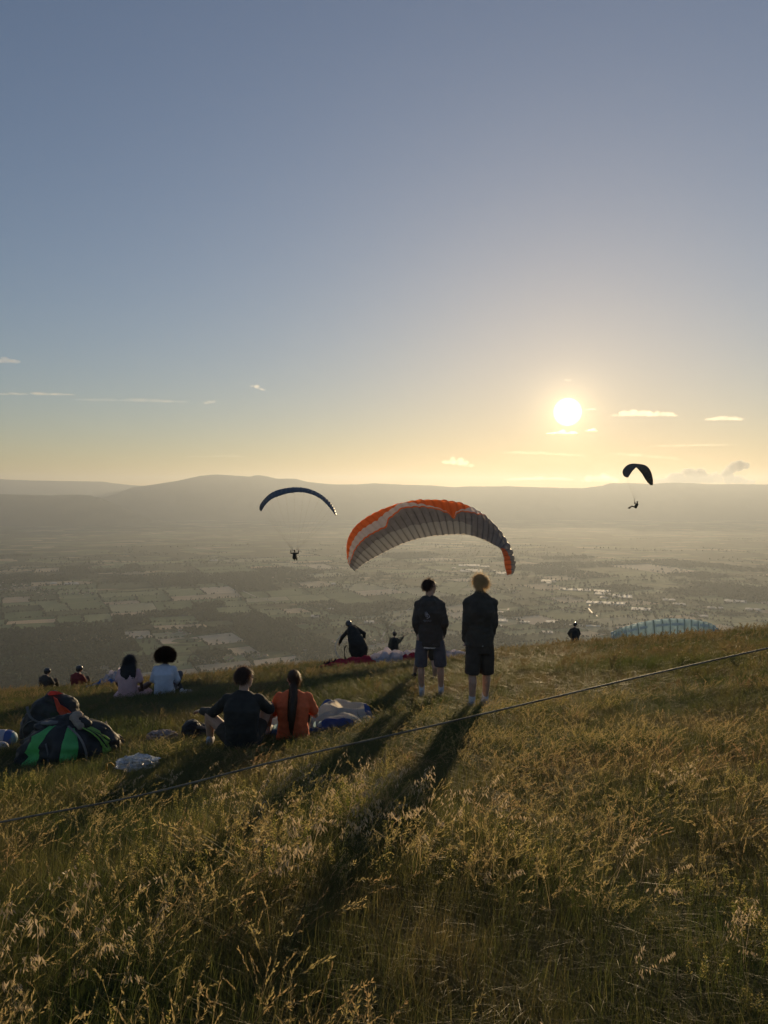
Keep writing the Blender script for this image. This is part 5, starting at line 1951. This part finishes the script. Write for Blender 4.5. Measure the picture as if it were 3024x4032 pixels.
M_plastic = mat('clear_plastic', (0.55, 0.57, 0.60), rough=0.10, var=0.5, scale=26, spec=1.0, bump=0.6, bscale=30)
M_plastic.node_tree.nodes['Principled BSDF'].inputs['Alpha'].default_value = 0.5
M_plastic.node_tree.nodes['Principled BSDF'].inputs['Coat Weight'].default_value = 1.0
M_yellow = mat('yellow_strap', (0.62, 0.36, 0.015), rough=0.5, var=0.1, trans=0.2)
q = foot(540, 3040, 7.5)
root = empty('plastic_bag', q + Vector((0, 0, 0.05)), R(5))
tag(root, 'crumpled shiny clear plastic bag lying in the grass', 'plastic bag')
crumple(root, 'film', (0.155, 0.10, 0.050), M_plastic, 3.0, 0.95, 3)
FLAT_SPOTS.append((q.x, q.y, 0.22, 0.25)); FLAT_SPOTS.append((q.x, q.y - 0.3, 0.3, 0.4))
q = foot(437, 3030, 7.5)
root = empty('yellow_band', q + Vector((0, 0, 0.06)), 0)
tag(root, 'bent yellow strap beside the clear plastic bag', 'strap')
for a, b in (((-0.045, 0, -0.06), (-0.045, 0, 0.04)), ((-0.052, 0, 0.045), (0.0, 0.005, 0.052)), ((0.004, 0.0, 0.05), (0.035, -0.01, 0.025)), ((0.035, -0.01, 0.02), (0.06, -0.015, 0.0))):
    tube('band', [a, tuple((Vector(a) + Vector(b)) / 2), b], 0.011, M_yellow, root, 6, 0.4)
FLAT_SPOTS.append((q.x, q.y, 0.15, 0.3))
M_beige = mat('pinkish_paper', (0.40, 0.32, 0.28), rough=0.8, var=0.2, scale=16, bump=0.4, bscale=40, trans=0.2)
q = foot(637, 2903, 9.3)
root = empty('paper_bag', q + Vector((0, 0, 0.02)), R(8))
tag(root, 'crumpled pinkish beige bag lying in the grass behind the plastic one', 'bag')
crumple(root, 'paper', (0.15, 0.10, 0.065), M_beige, 7.0, 0.5)
FLAT_SPOTS.append((q.x, q.y, 0.25, 0.3)); FLAT_SPOTS.append((q.x + 0.05, q.y - 0.35, 0.3, 0.5))
q = foot(780, 2880, 9.2)
root = empty('shoulder_bag', q, R(10))
tag(root, 'black shoulder bag lying left of the seated man', 'bag')
T = Prims(); T.ell((-0.08, 0, 0.13), (0.12, 0.12, 0.13)); T.ell((0.10, 0.02, 0.09), (0.15, 0.12, 0.10)); T.melt('bag_body', M_bagblack, root, 0.012, 2, 0.014, 10.0)
T = Prims(); T.cap((0.0, -0.08, 0.19), 0.02, (0.14, -0.08, 0.17), 0.018); T.melt('grey_flap', M_baggrey, root, 0.008, 1, 0.006, 18)
tube('strap', [tuple(p) for p in spline([(-0.15, -0.08, 0.2), (-0.02, -0.12, 0.27), (0.12, -0.1, 0.2), (0.22, -0.08, 0.05)], 14)], 0.012, M_strap, root, 8, 0.4)
FLAT_SPOTS.append((q.x, q.y, 0.32, 0.2))
for (px, py, dp, nm, lab, r3, m) in ((712, 2692, 16.2, 'water_bottle', 'small black and white bottle beside the afro-haired woman', (0.05, 0.05, 0.10), M_bagblack),
                                     (740, 2694, 16.2, 'clothing_bundle', 'pale folded top on the grass right of the afro-haired woman', (0.12, 0.09, 0.05), M_white_cloth)):
    q = foot(px, py, dp)
    root = empty(nm, q, 0)
    tag(root, lab, 'bottle' if nm == 'water_bottle' else 'clothing')
    if nm == 'water_bottle':
        T = Prims(); T.cap((0, 0, 0.05), 0.045, (0, 0, 0.17), 0.042); T.cap((0, 0, 0.17), 0.04, (0.0, 0, 0.24), 0.018); T.melt('bottle_body', m, root, 0.010, 1)
        T = Prims(); T.ell((0.03, -0.03, 0.08), (0.05, 0.045, 0.075)); T.melt('white_label', M_white_cloth, root, 0.010, 1)
    else:
        crumple(root, 'cloth', r3, m, 2.0, 0.4, 3)
    FLAT_SPOTS.append((q.x, q.y, 0.25, 0.5))

# ---- the barrier rope strung across the foreground
M_rope = mat('dark_barrier_rope', (0.19, 0.17, 0.12), rough=0.65, var=0.4, scale=8, spec=0.22, bump=0.8, bscale=45)
ctrl = [P(-1500, 3560, 4.5), P(-700, 3385, 4.7), P(0, 3238, 4.8), (P(547, 3133, 4.85)), P(1094, 2996, 4.95), P(1641, 2872, 5.05), P(2188, 2744, 5.2), P(2443, 2683, 5.3), P(3024, 2552, 5.6), P(3900, 2360, 6.2), P(4700, 2190, 7.0)]
o = tube('barrier_rope', [tuple(p) for p in spline([tuple(p) for p in ctrl], 220)], 0.0105, M_rope, None, 8, 0.6)
tag(o, 'dark barrier rope strung slanting across the meadow in the foreground', 'rope')
# ------------------------------------------------------------------ meadow: grass, seed heads, flowering weeds
def grass_mat(name, ca, cb, cc, trans=0.55, spec=0.25, rough=0.5):
    m = bpy.data.materials.new(name)
    m.use_nodes = True
    nt = m.node_tree
    nt.nodes.clear()
    L = nt.links.new
    out = nd(nt, 'ShaderNodeOutputMaterial')
    bs = nd(nt, 'ShaderNodeBsdfPrincipled')
    bs.inputs['Roughness'].default_value = rough
    bs.inputs['Specular IOR Level'].default_value = spec
    oi = nd(nt, 'ShaderNodeObjectInfo')
    ge = nd(nt, 'ShaderNodeNewGeometry')
    n1 = nd(nt, 'ShaderNodeTexNoise')
    n1.inputs['Scale'].default_value = 0.55
    n1.inputs['Detail'].default_value = 3
    L(ge.outputs['Position'], n1.inputs['Vector'])
    ad = nd(nt, 'ShaderNodeMath', operation='MULTIPLY_ADD')
    ad.inputs[1].default_value = 0.5
    L(oi.outputs['Random'], ad.inputs[0])
    sb = nd(nt, 'ShaderNodeMath', operation='MULTIPLY_ADD')
    sb.inputs[1].default_value = 1.5
    sb.inputs[2].default_value = -0.5
    L(n1.outputs['Fac'], sb.inputs[0])
    L(sb.outputs[0], ad.inputs[2])
    rp = nd(nt, 'ShaderNodeValToRGB')
    e = rp.color_ramp.elements
    e[0].position = 0.15; e[0].color = (*ca, 1)
    e[1].position = 0.95; e[1].color = (*cc, 1)
    k = e.new(0.55); k.color = (*cb, 1)
    L(ad.outputs[0], rp.inputs[0])
    L(rp.outputs[0], bs.inputs['Base Color'])
    tb = nd(nt, 'ShaderNodeBsdfTranslucent')
    L(rp.outputs[0], tb.inputs['Color'])
    mx = nd(nt, 'ShaderNodeMixShader')
    mx.inputs[0].default_value = trans
    L(bs.outputs[0], mx.inputs[1])
    L(tb.outputs[0], mx.inputs[2])
    L(mx.outputs[0], out.inputs['Surface'])
    return m


M_blade = grass_mat('grass_blade', (0.080, 0.115, 0.028), (0.160, 0.162, 0.048), (0.27, 0.205, 0.08), 0.6)
M_blade_far = grass_mat('grass_blade_far', (0.060, 0.085, 0.022), (0.108, 0.108, 0.036), (0.16, 0.122, 0.05), 0.55)
M_head_far = grass_mat('seed_head_far', (0.17, 0.15, 0.06), (0.24, 0.19, 0.09), (0.22, 0.14, 0.075), 0.6, 0.3)
M_head = grass_mat('seed_head', (0.30, 0.26, 0.10), (0.42, 0.33, 0.15), (0.36, 0.22, 0.115), 0.65, 0.3)
M_straw = grass_mat('dry_straw', (0.46, 0.36, 0.21), (0.58, 0.46, 0.29), (0.50, 0.39, 0.22), 0.5, 0.4)
M_weed = grass_mat('weed_leaf', (0.11, 0.15, 0.035), (0.20, 0.20, 0.05), (0.28, 0.23, 0.065), 0.6, 0.25)
M_flower = grass_mat('weed_flower', (0.46, 0.40, 0.11), (0.50, 0.40, 0.15), (0.55, 0.45, 0.22), 0.6, 0.2)


class Tris:
    def __init__(s):
        s.v, s.f, s.m = [], [], []

    def blade(s, base, d, h, w, bend, mi=0, segs=3, tip=0.12):
        """a curved tapering ribbon; d = horizontal lean direction, bend = how far the tip leans"""
        side = Vector((-d.y, d.x, 0)) * (w / 2)
        i0 = len(s.v)
        for k in range(segs):
            t = k / segs
            c = base + Vector((0, 0, h * (t - 0.25 * bend * t * t))) + d * (h * bend * t * t)
            ww = 1 - (1 - tip) * t ** 1.5
            s.v += [c - side * ww, c + side * ww]
        s.v.append(base + Vector((0, 0, h * (1 - 0.25 * bend))) + d * (h * bend))
        for k in range(segs - 1):
            a = i0 + 2 * k
            s.f.append((a, a + 1, a + 3, a + 2)); s.m.append(mi)
        a = i0 + 2 * (segs - 1)
        s.f.append((a, a + 1, a + 2)); s.m.append(mi)
        return s.v[-1], (s.v[-1] - (s.v[-2] + s.v[-3]) / 2).normalized()

    def leaf(s, p, ax, ln, w, up, mi):
        sd = ax.cross(up)
        if sd.length < 1e-4:
            sd = Vector((1, 0, 0))
        sd = sd.normalized() * w / 2
        i = len(s.v)
        s.v += [p, p + ax * ln * 0.45 + sd, p + ax * ln, p + ax * ln * 0.45 - sd]
        s.f.append((i, i + 1, i + 2, i + 3)); s.m.append(mi)

    def mesh(s, name):
        me = bpy.data.meshes.new(name)
        me.from_pydata([tuple(v) for v in s.v], [], s.f)
        me.polygons.foreach_set('material_index', s.m)
        return me


def rdir(r_, bias=0.35):
    a = r_.uniform(0, 2 * PI)
    v = Vector((math.cos(a) + bias, math.sin(a), 0))
    return v.normalized()


def rvec(r_):
    return Vector((r_.gauss(0, 1), r_.gauss(0, 1), r_.gauss(0, 1))).normalized()


def tuft(seed, n, wid, rad=0.15):
    r_ = random.Random(seed)
    T = Tris()
    for _ in range(n):
        b = Vector((r_.gauss(0, rad * 0.6), r_.gauss(0, rad * 0.6), -0.03))
        T.blade(b, rdir(r_), r_.uniform(0.35, 1.0) ** 0.8, wid * r_.uniform(0.6, 1.3), r_.uniform(0.1, 0.95) if r_.random() < 0.75 else r_.uniform(1.0, 1.9), 0, 4 if r_.random() < 0.5 else 3)
    return T.mesh('tuft_source')


def stems(seed, n, wid, kind):
    """flowering stems, unit height; kind: 'plume' fluffy panicle, 'oat' drooping spikelets, 'spike' narrow ear"""
    r_ = random.Random(seed)
    T = Tris()
    for _ in range(n):
        b = Vector((r_.gauss(0, 0.09), r_.gauss(0, 0.09), -0.03))
        d = rdir(r_, 0.9)
        h = r_.uniform(0.65, 1.0)
        bend = r_.uniform(0.15, 0.8)
        tip, ax = T.blade(b, d, h, wid, bend, 0, 4, 0.5)
        hl = r_.uniform(0.17, 0.28)
        k = {'plume': 24, 'oat': 16, 'spike': 14}[kind]
        for i in range(k):
            t = i / k
            p = tip - ax * hl * (1 - t) + (d * 0.06 * t * t if kind != 'spike' else Vector())
            if kind == 'plume':
                q = (ax * 0.8 + rvec(r_) * 0.6).normalized()
                T.leaf(p + rvec(r_) * 0.022 * (1.1 - t), q, r_.uniform(0.03, 0.06), wid * 2.4, rvec(r_), 1)
            elif kind == 'oat':
                q = (ax * 0.2 + Vector((0, 0, -0.8)) + rvec(r_) * 0.45).normalized()
                o_ = rvec(r_) * 0.05 * (1.1 - t); o_.z = -abs(o_.z)
                T.leaf(p + o_, q, r_.uniform(0.045, 0.08), wid * 3.0, rvec(r_), 1)
            else:
                q = (ax + rvec(r_) * 0.35).normalized()
                T.leaf(p, q, r_.uniform(0.035, 0.055), wid * 2.6, rvec(r_), 1)
    return T.mesh('stem_source')


def weed(seed, n):
    r_ = random.Random(seed)
    T = Tris()
    for _ in range(n):
        b = Vector((r_.gauss(0, 0.10), r_.gauss(0, 0.10), -0.03))
        d = rdir(r_, 0.3)
        h = r_.uniform(0.6, 1.0)
        tip, ax = T.blade(b, d, h, 0.010, r_.uniform(0.05, 0.3), 0, 3, 0.6)
        for i in range(26):
            t = r_.random() ** 0.7
            p = b.lerp(tip, t)
            q = (rvec(r_) + Vector((0, 0, 0.3))).normalized()
            T.leaf(p, q, r_.uniform(0.03, 0.07), 0.013, rvec(r_), 0)
        for i in range(40):
            t = 0.62 + 0.38 * r_.random()
            p = b.lerp(tip, t) + rvec(r_) * 0.085 * (1.25 - t)
            T.leaf(p, rvec(r_), r_.uniform(0.014, 0.028), 0.016, rvec(r_), 1)
    return T.mesh('weed_source')


g_rng = random.Random(77)
npr = np.random.default_rng(5)


def flat_factor(x, y):
    """grass is trodden down and shorter where people sit and stand"""
    f = 1.0
    for (fx, fy, fr, fs) in FLAT_SPOTS:
        d2 = ((x - fx) ** 2 + (y - fy) ** 2) / (fr * fr)
        if d2 < 2.2:
            t = min(1.0, max(0.0, (math.sqrt(d2) - 0.7) / 0.75))
            f = min(f, fs + (1 - fs) * t)
    return f


def height_at(x, y):
    d = math.hypot(x, y)
    if d < 4.0:
        h = 0.27
    elif d < 8.0:
        h = 0.27 - 0.10 * (d - 4) / 4
    else:
        h = 0.17 + 0.03 * min(1, (d - 8) / 12)
    if x > 2:
        h += 0.05 * min(1, (x - 2) / 4)
    h *= 1 + 0.2 * noise.noise(Vector((x * 1.3, y * 1.3, 2.0)))
    h *= 1 + 0.45 * noise.noise(Vector((x * 0.35, y * 0.35, 9.0)))
    return h


def scatter_points(n, d0, d1, power, thr=None, seed=0.0, spread=0.66):
    P_ = []
    k = 0
    while len(P_) < n and k < n * 12:
        k += 1
        d = d0 + (d1 - d0) * g_rng.random() ** power
        y = d
        x = g_rng.uniform(-1, 1) * (spread * y + 1.2)
        if thr is not None and noise.noise(Vector((x * 0.55 + seed, y * 0.55, seed))) < thr:
            continue
        P_.append((x, y))
    return P_


def make_scatter(name, label, pts_xy, srcs, hmul, jitter, zoff=0.0):
    pts, sc, ro, ix = [], [], [], []
    for (x, y) in pts_xy:
        f = flat_factor(x, y)
        if f < 0.12:
            continue
        h = height_at(x, y) * hmul * f * g_rng.uniform(1 - jitter, 1 + jitter)
        pts.append((x, y, ground(x, y) + zoff))
        w = max(0.28, h * 0.9) * g_rng.uniform(0.85, 1.25) * 1.0
        sc.append((w, w, h))
        ro.append((g_rng.gauss(0, 0.06), g_rng.gauss(0.05, 0.07), g_rng.uniform(-0.7, 0.7) if g_rng.random() < 0.75 else g_rng.uniform(0, 6.28)))
        ix.append(g_rng.randrange(len(srcs)))
    o = gn_scatter(name, np.array(pts), np.array(sc), np.array(ro), np.array(ix), srcs)
    tag(o, label, kind='stuff')
    return o


mid_t = [src_obj('tuft_mid_%d' % i, tuft(150 + i, 70, 0.016, 0.45), M_blade) for i in range(5)]
near_t = [src_obj('tuft_near_%d' % i, tuft(100 + i, 80, 0.009, 0.34), M_blade) for i in range(6)]
far_t = [src_obj('tuft_far_%d' % i, tuft(200 + i, 60, 0.026, 0.55), M_blade_far) for i in range(5)]
make_scatter('meadow_grass', 'long green and brown grass of the near meadow', scatter_points(11000, 0.9, 9.5, 0.62), near_t, 1.0, 0.25)
make_scatter('meadow_grass', 'trodden grass around the seated and standing people', scatter_points(6500, 7.0, 17, 0.7), mid_t, 0.95, 0.3)
make_scatter('meadow_grass', 'shorter grass of the meadow up to its far edge', scatter_points(12500, 11.0, 52, 0.75), far_t, 1.0, 0.25)
pl_n = [src_obj('stem_near_%d' % i, stems(300 + i, 7, 0.0048, k), [M_head, M_head]) for i, k in enumerate(('plume', 'plume', 'spike', 'plume', 'spike'))]
pl_f = [src_obj('stem_far_%d' % i, stems(350 + i, 7, 0.013, k), [M_head_far, M_head_far]) for i, k in enumerate(('plume', 'spike', 'plume', 'spike'))]
make_scatter('seed_heads', 'feathery golden grass seed heads in the near meadow', scatter_points(1350, 1.0, 9.5, 0.62, -0.1, 3.0), pl_n, 1.4, 0.3)
make_scatter('seed_heads', 'golden seed heads over the farther meadow', scatter_points(5200, 8.0, 48, 0.72, -0.08, 3.0), pl_f, 1.4, 0.25)
oat = [src_obj('oat_%d' % i, stems(400 + i, 3, 0.0052, 'oat'), [M_straw, M_straw]) for i in range(4)]
pts = [p for p in scatter_points(210, 1.2, 6.5, 0.7, 0.1, 8.0) if p[0] < 0.2 or g_rng.random() < 0.35]
make_scatter('wild_oats', 'pale drooping wild oat heads in the foreground', pts, oat, 1.75, 0.2)
wd = [src_obj('weed_%d' % i, weed(500 + i, 5), [M_weed, M_flower]) for i in range(5)]
make_scatter('flowering_weeds', 'bushy yellowish flowering weeds among the grass', scatter_points(850, 1.2, 9, 0.6, 0.08, 15.0), wd, 1.0, 0.45)
pts = [(x, y) for (x, y) in scatter_points(1500, 1.6, 7.5, 0.7, -0.05, 41.0) if x > 0.12 * y][:420]
make_scatter('seed_heads', 'thick golden plumes bending to the right on the right-hand slope', pts, [pl_n[0], pl_n[1], pl_n[3]], 1.35, 0.3)
# ------------------------------------------------------------------ haze: one closed box of even, pale air
def box_verts(x0, x1, y0, y1, z0, z1):
    V = [(x0, y0, z0), (x1, y0, z0), (x1, y1, z0), (x0, y1, z0), (x0, y0, z1), (x1, y0, z1), (x1, y1, z1), (x0, y1, z1)]
    F = [(0, 3, 2, 1), (4, 5, 6, 7), (0, 1, 5, 4), (1, 2, 6, 5), (2, 3, 7, 6), (3, 0, 4, 7)]
    return V, F


M_haze = bpy.data.materials.new('haze_air')
M_haze.use_nodes = True
nt = M_haze.node_tree
nt.nodes.clear()
_o = nd(nt, 'ShaderNodeOutputMaterial')
_v = nd(nt, 'ShaderNodeVolumePrincipled')
_v.inputs['Color'].default_value = (0.60, 0.675, 0.76, 1)
_v.inputs['Density'].default_value = 3.6e-5
_v.inputs['Anisotropy'].default_value = 0.49
nt.links.new(_v.outputs[0], _o.inputs['Volume'])
V, F = box_verts(-27000, 27000, -4000, 37000, VZ - 90, 590)
o = mesh_obj('haze', V, F, M_haze, smooth=False)
tag(o, 'pale warm evening haze filling the valley air', kind='stuff')

# ------------------------------------------------------------------ small evening clouds beyond and above the haze
M_cloud = bpy.data.materials.new('cloud_vapour')
M_cloud.use_nodes = True
nt = M_cloud.node_tree
nt.nodes.clear()
_o = nd(nt, 'ShaderNodeOutputMaterial')
_v = nd(nt, 'ShaderNodeVolumePrincipled')
_v.inputs['Color'].default_value = (0.98, 0.97, 0.95, 1)
_v.inputs['Density'].default_value = 0.00042
_v.inputs['Anisotropy'].default_value = 0.62
nt.links.new(_v.outputs[0], _o.inputs['Volume'])
M_cloud_bright = M_cloud.copy()
M_cloud_bright.name = 'dense_cloud_vapour'
for n_ in M_cloud_bright.node_tree.nodes:
    if 'Density' in n_.inputs:
        n_.inputs['Density'].default_value = 0.0016
M_cloud_grey = M_cloud.copy()
M_cloud_grey.name = 'thick_cloud_vapour'
for n_ in M_cloud_grey.node_tree.nodes:
    if 'Density' in n_.inputs:
        n_.inputs['Density'].default_value = 0.0036
        n_.inputs['Anisotropy'].default_value = 0.30
c_rng = random.Random(3)


def cloud(x0, x1, y0, y1, n, label, dist=44000.0, tilt=0.0, lump=1.0, m=None):
    T = Prims()
    for k in range(n):
        t = (k + c_rng.uniform(0.1, 0.9)) / n
        h = math.sin(PI * min(0.97, max(0.03, t))) ** 0.6
        px = x0 + (x1 - x0) * t
        hh = (y1 - y0) * h * c_rng.uniform(0.35, 1.0) * lump
        py = y1 - hh * 0.5 + (tilt * (t - 0.5)) * (y1 - y0)
        c = P(px, py, dist + c_rng.uniform(-250, 250))
        rx = (x1 - x0) / n * c_rng.uniform(0.6, 1.15) / FPX * dist
        rz = hh * 0.5 / FPX * dist
        T.ell(c, (rx, rx * 0.9 + rz, max(rz, 14)), n=10)
    span = (x1 - x0) / FPX * dist
    o = T.melt('cloud', m or M_cloud, None, max(11.0, span / 110), 2, max(6.0, (y1 - y0) / FPX * dist * 0.16), 0.009, x0)
    tag(o, label, 'cloud', 'small clouds in the evening sky')


cloud(2158, 2268, 1690, 1708, 9, 'bright white sliver of cloud just under the sun', m=M_cloud_bright)
cloud(2304, 2348, 1684, 1698, 5, 'small bright cloud right of the one under the sun', m=M_cloud_bright)
cloud(2224, 2252, 1488, 1500, 4, 'tiny bright cloud straight above the sun')
cloud(2412, 2664, 1608, 1638, 16, 'long thin cloud level with the sun at its right')
cloud(2784, 2926, 1626, 1654, 9, 'single small cloud at far right, level with the sun')
cloud(2296, 2350, 1607, 1615, 5, 'faint wisp touching the right side of the sun')
cloud(2580, 2960, 1838, 1902, 20, 'largest grey cloud resting on the ridge at right', 50000, 0.0, 1.0, M_cloud_grey)
cloud(2840, 2950, 1812, 1858, 8, 'upright puff on top of the largest cloud at right', 50500, -0.8, 1.0, M_cloud_grey)
cloud(2285, 2440, 1862, 1896, 10, 'low puffy cloud on the ridge left of the right wing', 50000)
cloud(1985, 2250, 1872, 1890, 12, 'low flat cloud on the ridge below the sun', 50000)
cloud(1745, 1860, 1780, 1830, 8, 'faint ragged cloud low in the middle of the sky', 50000, 0.3, 0.6)
cloud(988, 1040, 1512, 1530, 5, 'small slanting wisp high at left of centre', 44000, 0.9)
cloud(806, 850, 1572, 1588, 5, 'small wisp below and left of the slanting one', 44000, -0.4)
cloud(-40, 72, 1396, 1428, 7, 'little cloud cut by the left edge of the sky')
cloud(-60, 300, 1540, 1554, 12, 'long thin streak of cloud at the left edge', 44000, 0.2, 0.7)
M_cirrus = M_cloud.copy()
M_cirrus.name = 'thin_cirrus'
for n_ in M_cirrus.node_tree.nodes:
    if n_.type == 'PRINCIPLED_VOLUME' or 'Density' in n_.inputs:
        n_.inputs['Density'].default_value = 0.00012
cloud(1940, 2330, 1772, 1790, 14, 'faint streak of high cloud below the sun', 46000, 0.9, 0.7, M_cirrus)
cloud(2390, 2690, 1772, 1800, 12, 'faint streak of high cloud above the right wing', 46000, 0.9, 0.6, M_cirrus)
cloud(2560, 2900, 1738, 1756, 12, 'pale streak of high cloud right of the sun', 46000, -0.4, 0.6, M_cirrus)
cloud(730, 980, 1784, 1800, 12, 'pale streak low over the left mountain', 46000, 0.0, 0.7, M_cirrus)
cloud(250, 760, 1560, 1580, 14, 'very faint long streak continuing the left cloud bank', 46000, 0.5, 0.6, M_cirrus)
